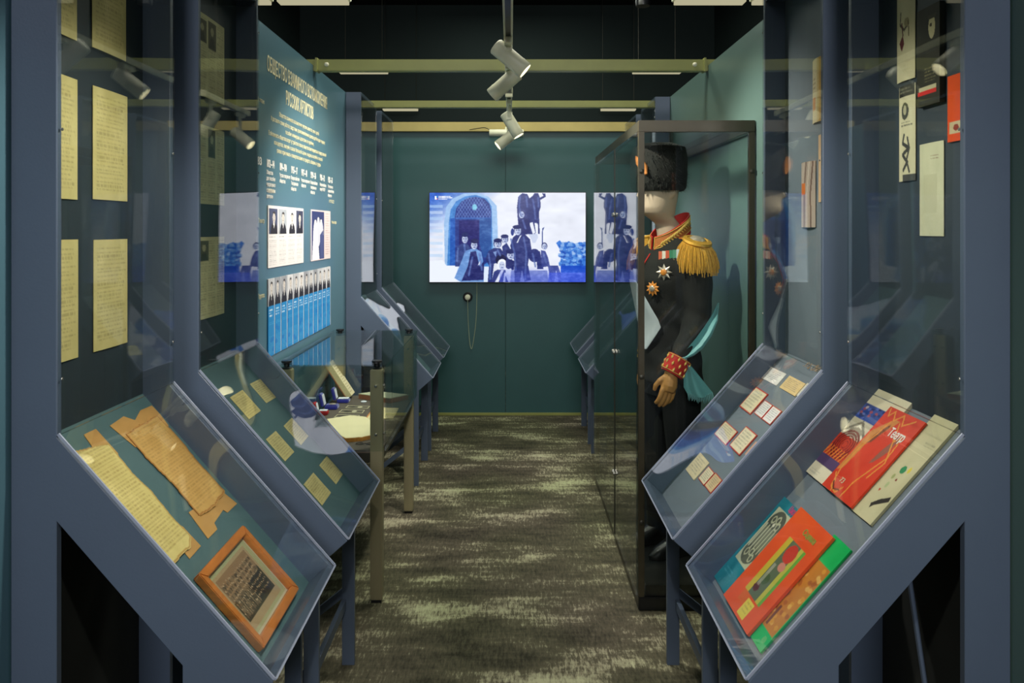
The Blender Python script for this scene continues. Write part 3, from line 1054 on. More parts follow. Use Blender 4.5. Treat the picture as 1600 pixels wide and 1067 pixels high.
pc.stroke([(.4, .52), (.3, .6), (.7, .66), (.3, .72), (.6, .8), (.35, .88)], .05, (60, 62, 58)).stroke([(.6, .55), (.7, .66), (.55, .78), (.7, .9)], .04, (70, 72, 66))
pc.rect(.3, .93, 1, 1, (70, 70, 64))
on_wall(1, 'programme_strip', (1.932, 2.013, 1.668, 1.903), pc, 'long strip with black drawings below the red sketch page', 'print', GR, bow=0.004)
pc = Pic(60, 120, (44, 44, 32))
pc.noise(3, 4)
pc.ell(.66, .22, .14, .12, (206, 196, 150)).ell(.62, .2, .05, .02, (70, 60, 40)).rect(.5, .10, .85, .14, (60, 56, 40))
pc.text(.35, .62, .85, .78, 5, (170, 160, 110), .6).rect(.1, .80, .85, .84, (196, 190, 150)).rect(.05, .84, .85, .885, (206, 40, 34))
on_wall(1, 'book', (1.803, 1.904, 1.836, 2.063), pc, 'black paperback with a pale face and a red line in the nearest right showcase', 'book', GR, thick=0.012)
pc = Pic(60, 100, (212, 212, 176))
pc.noise(3, 4)
pc.text(.5, .14, .85, .2, 2, (110, 70, 60), .6).rect(.2, .34, .75, .75, (196, 194, 158), .5)
on_wall(1, 'poster_page', (1.806, 1.912, 1.534, 1.750), pc, 'plain pale page under the black paperback', 'print', GR, bow=0.002)
pc = Pic(40, 90, (232, 84, 30))
pc.rect(.1, .70, .95, .88, (206, 190, 150)).ell(.4, .79, .12, .05, (150, 60, 40)).ell(.7, .79, .1, .05, (150, 60, 40)).rect(.6, .1, .8, .35, (236, 190, 150), .5)
on_wall(1, 'booklet', (1.700, 1.785, 1.742, 1.888), pc, 'narrow vivid orange booklet beside the right hand post', 'booklet', GR, thick=0.004, mat='gloss_print')

# --- right B, upright part
GR = 'prints hanging in the second right showcase'
pc = Pic(50, 90, (226, 196, 130))
pc.rect(0, 0, .5, 1, (234, 216, 172)).text(.1, .3, .42, .5, 3, (120, 90, 60), .6).rect(.08, .6, .4, .8, (222, 130, 70), .7)
pc.rect(.6, 0, 1, 1, (220, 170, 80))
on_wall(1, 'booklet', (2.455, 2.590, 1.887, 2.088), pc, 'open cream and ochre booklet, topmost in the second right showcase', 'booklet', GR, bow=0.012)
pc = Pic(40, 80, (226, 186, 140))
pc.noise(4, 4)
on_wall(1, 'booklet', (2.440, 2.541, 1.635, 1.846), pc, 'plain peach booklet in the middle of the second right showcase', 'booklet', GR, bow=0.006)
pc = Pic(50, 80, (196, 176, 160))
for i in range(5):
    pc.stroke([(.1 + i * .18, 1), (.15 + i * .16, .5), (.3 + i * .15, 0)], .03, random.choice([(240, 232, 220), (120, 86, 70), (230, 210, 190)]))
pc.rect(.1, .32, .55, .5, (232, 122, 40))
on_wall(1, 'booklet', (2.567, 2.690, 1.556, 1.769), pc, 'striped magazine with an orange patch in the second right showcase', 'magazine', GR, bow=0.012, mat='gloss_print')
pc = Pic(40, 80, (226, 216, 200))
pc.rect(.2, .1, .5, .3, (190, 60, 50), .6).rect(0, .6, 1, 1, (206, 166, 128))
on_wall(1, 'booklet', (2.432, 2.515, 1.367, 1.557), pc, 'pale booklet with a red mark, lowest in the second right showcase', 'booklet', GR, bow=0.008)

# far showcases hold a few slips as well
for sd, y, nm in ((-1, 5.78, 'far left'), (1, 5.2, 'partly hidden far right'), (1, 5.95, 'farthest right')):
    on_desk(sd, 'paper_slip', (y, y + .16, .42, .50), Pic(20, 16, (214, 206, 150)).text(.1, .2, .9, .8, 4, (120, 110, 70), .4),
            'small cream slip on the %s desk' % nm, 'paper', 'slips on the far desks', ang=0.15)

# ------------------------------------------------------------------ left wall graphics
XW = -0.997


def left_rot():
    x = Vector((0, 1, 0))
    y = Vector((0, 0, 1))
    z = x.cross(y)   # +X
    return Matrix(((x.x, y.x, z.x, 0), (x.y, y.y, z.y, 0), (x.z, y.z, z.z, 0), (0, 0, 0, 1)))


LR = left_rot()
t = thing('wall_heading', 'large cream heading in narrow capital letters on the teal left wall', 'lettering', (XW, 3.81, 2.10))
words('heading_line', 'ОБЩЕСТВО ВЗАИМНОГО ВСПОМОЖЕНИЯ', (XW + .001, 3.285, 2.200), 0.088, 'cream_letter', t, LR, fit=1.07, bold=0.0006)
words('heading_line', 'РУССКИХ АРТИСТОВ', (XW + .001, 3.560, 2.103), 0.086, 'cream_letter', t, LR, fit=0.49, bold=0.0006)
t = thing('wall_paragraph', 'centred paragraph of six small cream lines below the heading on the left wall', 'lettering', (XW, 3.82, 1.88))
para = ['Общество взаимного вспоможения русских артистов, жен и детей',
        'И доставлять своим работою, средствами, пропитанием больных артистов, детей их вдов на родине;',
        'пособие неимущим артистам на чужбине,',
        'В обязанность общества входит устройство в пользу общества благотворительных представлений',
        'концертов, лекций в залах большой сцены, выдача пособий и пенсий',
        'равно принимать пожертвования из средств, сборов на труды']
for (y0, y1, z), s_ in zip(((3.457, 4.173, 2.036), (3.34, 4.31, 2.003), (3.554, 4.064, 1.971), (3.306, 4.335, 1.939), (3.384, 4.251, 1.908), (3.424, 4.208, 1.877)), para):
    words('text_line', s_, (XW + .001, y0, z), 0.027, 'cream_letter', t, LR, fit=y1 - y0, depth=0.0003)
cols = [(3.10, '1883', ['Устав', 'Театра']), (3.279, '1892—94', ['Общество', 'для пособия', 'нуждающимся', 'сценическим', 'деятелям']),
        (3.465, '1894—1914', ['Русское театральное', 'общество']), (3.645, '1915—17', ['Всероссийское', 'Театральное', 'общество']),
        (3.822, '1917—18', ['Русское театральное', 'общество']), (4.0, '1919—26', ['Всероссийское', 'театральное', 'общество']),
        (4.194, '1926—32', ['Всероссийское', 'театр РСФСР']), (4.382, '1932—33', ['Центральное', 'всероссийское', 'общество'])]
for i, (y, yr, ls) in enumerate(cols):
    lab = 'cream date %s over %d short lines of text on the left wall, %s' % ('column', len(ls), ['half hidden behind the second showcase', 'first full one under the paragraph', 'second full one', 'third full one', 'middle one of the row', 'fifth full one', 'sixth full one', 'last one before the far showcase'][i])
    t = thing('date_column', lab, 'lettering', (XW, y, 1.68), 'dates on the left wall')
    words('date', yr, (XW + .001, y, 1.806), 0.044, 'white_letter', t, LR, fit=0.105, depth=0.0003, bold=0.0012)
    for j, l_ in enumerate(ls):
        words('text_line', l_, (XW + .001, y, 1.776 - j * 0.0245), 0.024, 'white_letter', t, LR, fit=min(0.011 * len(l_), 0.165), depth=0.0003, bold=0.0003)
for (y, z, s_, lab) in ((3.165, 2.055, '1 этаж', 'tiny cream word beside the second showcase, high on the left wall'), (3.17, 1.575, 'Театр', 'tiny cream word left of the four portrait board'),
                        (3.17, 1.275, 'Труппа', 'tiny cream word left of the striped portrait row'), (4.47, 1.58, 'Члены театра', 'tiny cream word right of the narrow poster'),
                        (3.29, 1.70, '1894', 'tiny cream word above the four portrait board'), (4.40, 1.695, '1932', 'tiny cream word above the narrow poster')):
    o = words('wall_word', s_, (0, 0, 0), 0.026, 'cream_letter', None, LR, fit=0.08 if y < 4 else 0.12, depth=0.0003)
    o.location = (XW + .001, y, z)
    tag(o, lab, 'lettering')


def wall_sheet(name, y0, y1, z0, z1, pic, parent, thick=0.004, lift=0.0005, mat='paper'):
    x = XW + thick + lift
    return inked(name, (x, y0, z1), (x, y1, z1), (x, y1, z0), (x, y0, z0), pic, 0, thick, mat, parent)


def portrait(w_, h_, bgc, suit=(34, 34, 48), full=False):
    p = Pic(w_, h_, bgc)
    p.noise(5, 4)
    cx = random.uniform(.42, .58)
    p.ell(cx, 1.02, .42, .48, suit)
    p.rect(cx - .09, .46, cx + .09, .66, (206, 200, 196))
    p.ell(cx, .34, .17, .20, (206, 198, 192))
    p.poly([(cx - .17, .32), (cx - .15, .16), (cx, .11), (cx + .16, .16), (cx + .17, .32), (cx + .1, .22), (cx - .1, .22)], (60, 56, 60))
    p.ell(cx, .36, .03, .06, (176, 164, 160))
    p.rect(cx - .08, .31, cx - .04, .33, (80, 72, 74)).rect(cx + .04, .31, cx + .08, .33, (80, 72, 74)).rect(cx - .05, .44, cx + .05, .46, (120, 100, 100))
    p.poly([(cx - .07, .58), (cx + .07, .58), (cx, .8)], (230, 228, 228))
    return p


t = thing('portrait_board', 'white board with four portraits over text columns on the left wall', 'poster', (XW, 3.57, 1.385))
pc = Pic(120, 90, (228, 222, 222))
for i in range(4):
    x = i * .25
    pc.text(x + .03, .50, x + .2, .52, 1, (90, 90, 96), .8)
    pc.text(x + .03, .56, x + .22, .97, 14, (140, 140, 146), .4, .5, .1)
    pc.rect(x - .004, .02, x + .004, .98, (186, 182, 184))
wall_sheet('board', 3.289, 3.85, 1.390, 1.648, pc, t)
for i in range(4):
    y = 3.289 + i * .14 + .012
    o = wall_sheet('portrait_photo', y, y + .116, 1.530, 1.636, portrait(26, 34, ((70, 78, 110), (170, 176, 186), (226, 226, 230), (60, 66, 92))[i]), t, 0.001, 0.0046)
t = thing('narrow_poster', 'poster with a tall blue group photograph and a pink text margin on the left wall', 'poster', (XW, 4.2, 1.385))
pc = Pic(90, 90, (226, 206, 206))
pc.rect(.04, .03, .66, .98, (52, 62, 112))
pc.text(.72, .06, .95, .93, 18, (150, 130, 134), .5)
for (x, y, r_, s_) in ((.22, .25, .05, .5), (.36, .2, .05, .5), (.5, .24, .05, .4)):
    pc.ell(x, y + s_ * .5, r_ * 2.2, s_ * .55, random.choice([(206, 208, 222), (226, 228, 236)]))
    pc.ell(x, y, r_, r_ * 1.1, (230, 226, 226))
pc.poly([(.06, .98), (.12, .5), (.3, .4), (.42, .98)], (232, 232, 240)).poly([(.44, .5), (.6, .4), (.62, .98), (.46, .98)], (70, 80, 130))
pc.rect(0, 0, .03, 1, (196, 196, 208))
wall_sheet('board', 3.993, 4.424, 1.390, 1.648, pc, t)
t = thing('portrait_row', 'row of twelve blue strips, each headed by a portrait, low on the left wall', 'poster', (XW, 3.86, 1.02))
n = 12
wd = (4.426 - 3.289) / n
for i in range(n):
    pc = Pic(26, 96, (34, 132, 196))
    pp = portrait(26, 34, random.choice([(150, 152, 160), (186, 186, 192), (206, 204, 208), (110, 112, 124)]))
    pc.a[:34] = pp.a
    pc.text(.12, .40, .75, .50, 3, (236, 240, 244), .9, .55, .3)
    pc.text(.12, .56, .92, .97, 20, (120, 186, 226), .45, .4, .15)
    for _ in range(3):
        pc.ell(random.random(), random.uniform(.6, 1), .2, .03, (16, 112, 190), .7)
    pc.rect(.92, 0, 1, 1, (226, 226, 232))
    y = 3.289 + i * wd
    wall_sheet('portrait_strip', y, y + wd - 0.006, 1.025, 1.345, pc, t, 0.005)
# skirting of the reflected wall light and sockets are left plain

# ------------------------------------------------------------------ screen on the back wall
tv = thing('wall_screen', 'large flat television on the back wall showing a blue tinted group photograph', 'television', (-0.027, 6.66, 1.105))
YT = 6.655
MB().box(-.679, .626, YT, YT + .028, 1.105, 1.858).build('housing', 'black_plastic', tv, bevel=0.004)
MB().box(-.35, .30, YT + .028, 6.70, 1.25, 1.70).build('wall_bracket', 'black_plastic', tv)
TW, TH = 492, 280
pc = Pic(TW, TH, (226, 230, 242))


def X_(x):
    return (x - 671) / 244.0


def Y_(y):
    return (y - 301) / 139.5


def P_(pts):
    return [(X_(x), Y_(y)) for x, y in pts]


def L_(pts):
    return P_([(665 + x / 7.115, 295 + y / 7.115) for x, y in pts])


def R_(pts):
    return P_([(790 + x / 7.115, 295 + y / 7.115) for x, y in pts])


def le(cx, cy, rx, ry, col, al=1.0, o=665):
    pc.ell(X_(o + cx / 7.115), Y_(295 + cy / 7.115), rx / 7.115 / 244, ry / 7.115 / 139.5, col, al)


def re_(cx, cy, rx, ry, col, al=1.0):
    le(cx, cy, rx, ry, col, al, 790)


D1, D2, D3, D4 = (24, 34, 96), (36, 56, 132), (60, 92, 168), (120, 160, 214)
def face(cx, cy, rx, ry, o=665, hair=True):
    if hair:
        le(cx, cy - ry * .18, rx * 1.22, ry * 1.12, (40, 46, 104), 1, o)
    le(cx, cy, rx, ry, (190, 200, 226), 1, o)
    le(cx + rx * .45, cy + ry * .1, rx * .5, ry * .8, (134, 150, 196), .6, o)
    for sx in (-.38, .36):
        le(cx + sx * rx, cy - ry * .12, rx * .2, ry * .12, (44, 52, 110), 1, o)
    le(cx, cy + ry * .48, rx * .34, ry * .10, (60, 70, 130), 1, o)


sky = np.clip(1.15 - (pc.x * 2.4 + pc.y * 2.2), 0, 1)[..., None]
pc.a = pc.a * (1 - sky) + np.array((36, 92, 196)) * sky
pc.noise(4, 10)
for i in range(9):   # stone courses left of the door
    y = 180 + i * 68
    pc.poly(L_([(45, y), (190, y), (190, y + 34), (45, y + 30)]), (206, 222, 244) if i % 2 else (176, 206, 238), .6)
pc.poly(L_([(215, 860), (205, 380), (230, 200), (300, 110), (420, 55), (560, 45), (700, 90), (790, 190), (800, 420), (800, 680), (740, 690), (740, 860)]), (150, 186, 228))
pc.poly(L_([(240, 860), (260, 360), (280, 230), (340, 140), (440, 85), (560, 70), (680, 110), (735, 200), (745, 700), (735, 860)]), (64, 128, 200))
pc.poly(L_([(300, 850), (320, 340), (340, 220), (400, 140), (480, 100), (560, 90), (650, 110), (710, 170), (730, 250), (730, 780), (640, 850)]), D2)
pc.poly(L_([(270, 850), (275, 330), (330, 320), (330, 850)]), (30, 86, 176))
for i in range(-14, 26):   # lattice in the fanlight
    x = 330 + i * 34
    m_ = L_([(x, 320), (x + 150, 95)])
    m2 = L_([(x, 95), (x + 150, 320)])
    for mm in (m_, m2):
        c0, c1 = mm
        q = Pic(TW, TH, (0, 0, 0)).stroke([c0, c1], 0.0016, (255, 255, 255)).a[..., 0] > 0
        fan = (((pc.x - X_(740)) / (195 / 7.115 / 244)) ** 2 + ((pc.y - Y_(340)) / (235 / 7.115 / 139.5)) ** 2 < 1) & (pc.y < Y_(340))
        pc._put(q & fan, (110, 142, 206), .7)
le(545, 205, 26, 34, (120, 190, 220))
pc.poly(L_([(340, 318), (730, 318), (730, 336), (340, 336)]), (50, 96, 176))
pc.poly(L_([(370, 350), (592, 350), (592, 820), (370, 820)]), (26, 26, 104))
pc.poly(L_([(600, 330), (730, 330), (730, 760), (640, 760), (600, 600)]), (34, 78, 150))
pc.poly(L_([(40, 800), (190, 790), (230, 850), (350, 850), (390, 1040), (40, 1040)]), (230, 236, 248))
pc.poly(L_([(350, 870), (700, 860), (820, 1040), (350, 1040)]), (214, 226, 246))
# man in the doorway, woman in a cape
pc.poly(L_([(330, 860), (335, 720), (350, 650), (400, 605), (460, 605), (495, 650), (480, 700), (400, 860)]), (46, 62, 124))
face(437, 560, 32, 44); le(438, 508, 38, 26, D1); le(440, 585, 20, 12, (150, 160, 200), .6)
pc.poly(L_([(320, 990), (400, 800), (440, 690), (500, 668), (570, 668), (620, 700), (650, 850), (645, 1030), (390, 1030)]), (104, 146, 206))
pc.poly(L_([(500, 700), (560, 690), (600, 860), (650, 800), (645, 1000), (640, 1010), (400, 1020), (470, 860)]), (30, 36, 100))
face(540, 628, 34, 44); le(545, 580, 42, 26, (26, 30, 84))
pc.poly(L_([(600, 800), (618, 790), (618, 830), (580, 850)]), (206, 216, 238))
# man in a leather jacket and cap, man behind
face(880, 565, 32, 42); le(878, 528, 42, 22, D1)
pc.poly(L_([(850, 640), (900, 600), (960, 700), (960, 800), (870, 800)]), (44, 56, 120))
pc.poly(L_([(665, 780), (700, 690), (760, 655), (830, 660), (880, 720), (890, 800), (760, 830), (735, 1035), (690, 1035), (705, 850)]), (40, 52, 116))
pc.poly(L_([(750, 700), (790, 690), (780, 760)]), (120, 146, 200))
face(800, 615, 36, 46); le(803, 574, 46, 24, D1)
le(840, 790, 62, 62, (16, 20, 66)); le(850, 840, 52, 62, (236, 240, 248)); le(848, 850, 34, 44, (190, 200, 226))
for sx in (-12, 12):
    le(848 + sx, 840, 5, 4, D1)
le(850, 872, 12, 4, D2)
pc.poly(L_([(730, 1035), (760, 920), (800, 895), (905, 900), (930, 1035)]), (52, 62, 126))
pc.poly(L_([(770, 1035), (840, 900), (870, 900), (810, 1035)]), (214, 220, 240))
pc.poly(L_([(860, 1035), (875, 930), (890, 930), (885, 1035)]), (214, 220, 240))
# group on the statue at right
pc.poly(R_([(125, 210), (140, 90), (185, 50), (240, 60), (270, 120), (270, 330), (330, 500), (160, 510), (140, 400), (130, 290)]), (44, 54, 118))
pc.poly(R_([(250, 120), (300, 80), (320, 50), (360, 50), (380, 100), (420, 80), (405, 50), (440, 55), (445, 90), (385, 125), (390, 200), (370, 260), (378, 500), (350, 500), (345, 380), (320, 380), (335, 490), (300, 500), (260, 370)]), (38, 50, 116))
pc.poly(R_([(262, 380), (300, 370), (330, 490), (300, 500)]), (226, 230, 242)); pc.poly(R_([(346, 390), (358, 380), (360, 500), (346, 500)]), (226, 230, 242))
face(178, 290, 30, 38, 790)
pc.poly(R_([(140, 350), (200, 320), (270, 340), (270, 500), (150, 500)]), (30, 38, 104))
pc.poly(R_([(250, 505), (350, 500), (360, 540), (330, 600), (300, 600), (280, 550)]), (196, 206, 230))
pc.poly(R_([(400, 640), (405, 440), (430, 425), (412, 470), (412, 640)]), (40, 60, 130))
pc.poly(R_([(50, 630), (80, 540), (130, 500), (200, 490), (270, 560), (290, 690), (260, 760), (245, 850), (280, 1010), (210, 1025), (180, 880), (160, 1030), (100, 1030), (95, 800)]), (42, 52, 116))
face(135, 465, 36, 50, 790); re_(128, 425, 50, 22, D1); re_(75, 480, 18, 40, D2)
pc.poly(R_([(120, 600), (160, 520), (180, 510), (150, 560), (135, 600)]), (226, 230, 242))
face(55, 740, 40, 44, 790); re_(52, 694, 48, 28, D1)
pc.poly(R_([(0, 790), (40, 780), (100, 800), (90, 900), (40, 900), (0, 870)]), (36, 44, 106))
pc.poly(R_([(0, 900), (60, 880), (70, 910), (20, 930), (55, 1035), (30, 1035), (0, 960)]), (214, 222, 240))
pc.poly(R_([(60, 905), (460, 905), (475, 1035), (50, 1035)]), (112, 128, 186), .85)
pc.poly(R_([(95, 850), (250, 850), (280, 1010), (210, 1028), (180, 900), (160, 1032), (100, 1032)]), (42, 52, 116))
re_(320, 740, 66, 74, (36, 46, 112)); pc.poly(R_([(340, 700), (380, 690), (420, 890), (350, 890)]), (40, 50, 116))
face(430, 642, 26, 36, 790)
pc.poly(R_([(390, 680), (440, 690), (470, 760), (490, 850), (580, 850), (640, 1030), (590, 1030), (560, 900), (540, 1030), (500, 1030), (470, 860), (400, 870)]), (58, 70, 140))
pc.poly(R_([(610, 690), (560, 600), (600, 570), (640, 620), (700, 580), (760, 620), (820, 590), (890, 600), (895, 1035), (610, 1035)]), (60, 120, 210))
for pts, cl in (([(60, 560), (100, 720), (110, 900)], 0), ([(200, 540), (230, 700), (215, 1000)], 0), ([(160, 80), (150, 200), (170, 300)], 0), ([(230, 90), (240, 200)], 0),
                ([(300, 120), (320, 220), (330, 330)], 0), ([(360, 100), (365, 200)], 0), ([(190, 350), (220, 440)], 0), ([(300, 720), (330, 860)], 0), ([(420, 720), (450, 820)], 0)):
    pc.stroke(R_(pts), .006, (84, 104, 168), .7)
for pts in ([(360, 660), (350, 800)], [(430, 620), (440, 700)], [(700, 720), (720, 860), (715, 1000)], [(800, 680), (830, 740)], [(520, 760), (480, 960)], [(600, 720), (625, 900)]):
    pc.stroke(L_(pts), .006, (90, 116, 180), .7)
for i in range(150):
    x, y = random.uniform(600, 890), random.uniform(600, 850)
    re_(x, y, 22, 16, random.choice([(170, 200, 238), (36, 96, 190), (120, 166, 226), (24, 70, 170), (80, 140, 216)]), .7)
pc.poly(R_([(610, 850), (895, 850), (895, 930), (610, 930)]), (20, 70, 190), .85)
pc.poly(R_([(480, 930), (895, 930), (895, 1040), (470, 1040)]), (60, 84, 206), .75)
blue = np.clip((pc.y - .82) * 4, 0, .5)[..., None]
pc.a = pc.a * (1 - blue) + np.array((70, 90, 210)) * blue * (pc.x[..., None] > .45) + pc.a * blue * (pc.x[..., None] <= .45)
tex = Pic(TW, TH, (0, 0, 0)).noise(4, 30).noise(3, 70).a
dk = np.clip((215 - pc.a[..., :1]) / 120, 0, 1)
pc.a = pc.a + tex * dk * np.array((1.5, 1.4, 1.0)) + np.clip(tex, 0, 30) * dk
for _ in range(1):
    q9 = np.pad(pc.a, ((1, 1), (1, 1), (0, 0)), mode='edge')
    pc.a = (q9[:-2, 1:-1] + q9[2:, 1:-1] + q9[1:-1, :-2] + q9[1:-1, 2:] + 2 * q9[1:-1, 1:-1]) / 6
# the corner emblem and its three caption lines
pc.poly(L_([(104, 80), (132, 80), (120, 100), (134, 122), (104, 122)]), (240, 244, 250)).poly(L_([(116, 80), (136, 80), (124, 96)]), (60, 170, 226)).poly(L_([(118, 120), (136, 104), (136, 122)]), (214, 60, 90))
for j, ln in enumerate((270, 292, 236)):
    x = 144
    y = 82 + j * 15
    while x < ln:
        pc.poly(L_([(x, y), (x + 9, y), (x + 9, y + 9), (x, y + 9)]), (236, 240, 250))
        x += 11
inked('picture', (-.672, YT - .001, 1.852), (.620, YT - .001, 1.852), (.620, YT - .001, 1.112), (-.672, YT - .001, 1.112), pc, 0, 0.0005, 'screen', tv)
MB().box(-.05, .0, YT - .0015, YT + 0.004, 1.1062, 1.110).build('maker_mark', 'screw', tv)

so = thing('wall_socket', 'round black rimmed wall socket with a white plug below the television', 'socket', (-.358, 6.70, .985))
MB().lathe((-.358, 6.6995, .985), (0, -1, 0), [(0, .040), (.008, .040), (.010, .036), (.004, .032), (.003, .001)], 28).build('rim', 'black_plastic', so, smooth=True)
MB().lathe((-.358, 6.6965, .985), (0, -1, 0), [(0, .022), (.030, .022), (.034, .016), (.035, .001)], 20).build('plug', 'white_lamp', so, smooth=True)
path = [(-.282, 6.692, 1.11), (-.283, 6.692, .95), (-.29, 6.69, .78), (-.31, 6.69, .62), (-.325, 6.69, .555), (-.34, 6.69, .60), (-.352, 6.689, .75), (-.357, 6.68, .90), (-.357, 6.665, .968)]


def smooth_path(pts, n=6):
    pts = [Vector(p) for p in pts]
    out = []
    for i in range(len(pts) - 1):
        p0, p1, p2, p3 = pts[max(i - 1, 0)], pts[i], pts[i + 1], pts[min(i + 2, len(pts) - 1)]
        for j in range(n):
            t_ = j / n
            out.append(0.5 * ((2 * p1) + (-p0 + p2) * t_ + (2 * p0 - 5 * p1 + 4 * p2 - p3) * t_ ** 2 + (-p0 + 3 * p1 - 3 * p2 + p3) * t_ ** 3))
    out.append(pts[-1])
    return out


single(MB().tube(smooth_path(path), .0035, 6), 'power_cable', 'cable', 'thin pale power cable looping down from the television to the socket', 'cable', smooth=True)

# ------------------------------------------------------------------ lighting track and spotlights
for (ya, yb, lab) in ((-1.2, 4.50, 'long white lighting track running over the aisle towards the viewer'), (4.62, 5.45, 'short white lighting track hanging past the first cross beam')):
    t = thing('lighting_track', lab, 'lighting track', (-.01, (ya + yb) / 2, 2.31))
    MB().box(-.028, .008, ya, yb, 2.312, 2.342).build('rail', 'white_lamp', t, bevel=.002)
    MB().box(-.020, .000, ya + .01, yb - .01, 2.3095, 2.3118).build('slot', 'black_plastic', t)
    for e in (ya, yb - .012):
        MB().box(-.031, .011, e - .002, e + .014, 2.309, 2.345).build('end_cap', 'white_lamp', t, bevel=.002)
    y = ya + .25
    while y < yb:
        MB().tube([(-.01, y, 2.342), (-.01, y, 4.06)], .003, 6).build('suspension_wire', 'dark_metal', t)
        y += 1.6 if yb > 4.6 else .9


def spot(y, c, d, label, watts, cone=62, real=True, warm=(1.0, 0.95, 0.84)):
    c = Vector(c)
    d = Vector(d).normalized()
    t = thing('track_spotlight', label, 'spotlight', (c.x, c.y, c.z), 'white cylinder spotlights on the track')
    MB().box(-.024, .004, y - .06, y + .06, 2.284, 2.3088).build('adapter', 'white_lamp', t, bevel=.003)
    MB().tube([(-.01, y, 2.285), (-.01, y, c.z + .045)], .010, 10).build('stem', 'white_lamp', t, smooth=True)
    MB().obox((-.01, y, c.z + .045), (.016, 0, 0), (0, .006, 0), (0, 0, .02)).build('hinge', 'white_lamp', t, bevel=.003)
    L = .082
    MB().lathe(c - d * L, d, [(0, .001), (0, .029), (.004, .034), (.006, .035), (.122, .035), (.122, .036), (.158, .036), (.160, .034), (.160, .032), (.112, .030), (.112, .001)], 28).build('lamp_body', 'white_lamp', t, smooth=True)
    MB().lathe(c + d * (.1125 - L), d, [(0, .029), (.003, .028), (.0035, .001)], 24).build('lens', 'lamp_lens', t, smooth=True)
    if real:
        ld = bpy.data.lights.new('spot_beam', 'SPOT')
        ld.energy = watts
        ld.color = warm
        ld.spot_size = math.radians(cone)
        ld.spot_blend = 0.7
        ld.shadow_soft_size = 0.026
        lo = bpy.data.objects.new('spot_beam', ld)
        COL.objects.link(lo)
        lo.location = (d * (.166 - L))
        lo.rotation_euler = d.to_track_quat('-Z', 'Y').to_euler()
        lo.parent = t
    return t


spot(3.22, (.0, 3.25, 2.239), (.70, -.04, -.60), 'nearest visible white spotlight, big one pointing right with its lens lit', 62, cone=100)
spot(3.74, (-.03, 3.74, 2.223), (-.74, .20, -.62), 'white spotlight pointing down to the left, right behind the nearest one', 76, cone=100)
spot(4.75, (.008, 4.78, 2.17), (.50, -.06, -.84), 'smaller white spotlight on the short track pointing down to the right', 34, cone=95)
spot(5.31, (-.025, 5.31, 2.146), (-.74, -.12, -.58), 'lowest small white spotlight, lens lit, pointing left towards the viewer', 34, cone=95)
spot(1.72, (-.02, 1.72, 2.23), (-.66, .06, -.74), 'added unseen white spotlight above the viewer aimed at the nearest left showcase', 44, cone=84)  # unseen spotlight added to brighten the nearest left desk
spot(2.02, (.02, 2.02, 2.23), (.66, -.04, -.74), 'added unseen white spotlight above the viewer aimed at the nearest right showcase', 44, cone=84)  # unseen spotlight added to brighten the nearest right desk
spot(0.2, (.0, 0.2, 2.23), (0.02, .85, -.52), 'added unseen white spotlight above the viewer aimed down the aisle', 44, cone=80)  # unseen spotlight added as fill down the aisle

t = thing('wall_lamp', 'short white horizontal tube lamp just under the ochre beam on the back wall', 'lamp', (-.035, 6.55, 2.33))
MB().lathe((-.175, 6.56, 2.335), (1, 0, 0), [(0, .001), (0, .026), (.004, .029), (.276, .029), (.28, .026), (.28, .001)], 20).build('lamp_body', 'white_lamp', t, smooth=True)
MB().tube([(-.04, 6.56, 2.35), (-.04, 6.655, 2.39)], .008, 8).build('arm', 'white_lamp', t)
MB().tube(smooth_path([(-.17, 6.58, 2.36), (-.22, 6.62, 2.385), (-.34, 6.652, 2.372)]), .003, 6).build('cord', 'black_plastic', t)

# ------------------------------------------------------------------ glass topped table on the left
tb = thing('display_table', 'bronze framed glass display table against the left wall', 'table', (-.74, 3.87, 0))
X0, X1, Y0, Y1, ZT, ZS = -.960, -.533, 3.33, 4.43, .980, .635
for (x, y, nm) in ((X0, Y0, 0), (X1 - .05, Y0, 0), (X0, Y1 - .05, 0), (X1 - .05, Y1 - .05, 0)):
    lg = MB().box(x, x + .05, y, y + .05, .012, ZT - .012).build('leg', 'bronze', tb, bevel=.004)
    MB().box(x + .004, x + .046, y + .004, y + .046, 0, .0115).build('foot_pad', 'black_plastic', lg)
    MB().lathe((x + .025, y + .025, ZT - .0118), (0, 0, 1), [(0, .020), (.005, .024), (.008, .012), (.022, .012), (.026, .022), (.034, .022), (.036, .001)], 16).build('clamp', 'black_plastic', lg, smooth=True)
    for z in (.70, .90):
        for dx, dy, ax in ((.05, .025, (1, 0, 0)), (.025, 0, (0, -1, 0))):
            MB().lathe((x + dx, y + dy, z), ax, [(0, .006), (.010, .006), (.011, .004)], 10).build('glass_stud', 'screw', lg)
for ya in (Y0 + .004, Y1 - .034):
    MB().box(X0 + .052, X1 - .052, ya, ya + .03, ZS - .055, ZS - .014).build('rail', 'dark_metal', tb, bevel=.002)
for xa in (X0 + .004, X1 - .034):
    MB().box(xa, xa + .03, Y0 + .052, Y1 - .052, ZS - .055, ZS - .014).build('rail', 'dark_metal', tb, bevel=.002)
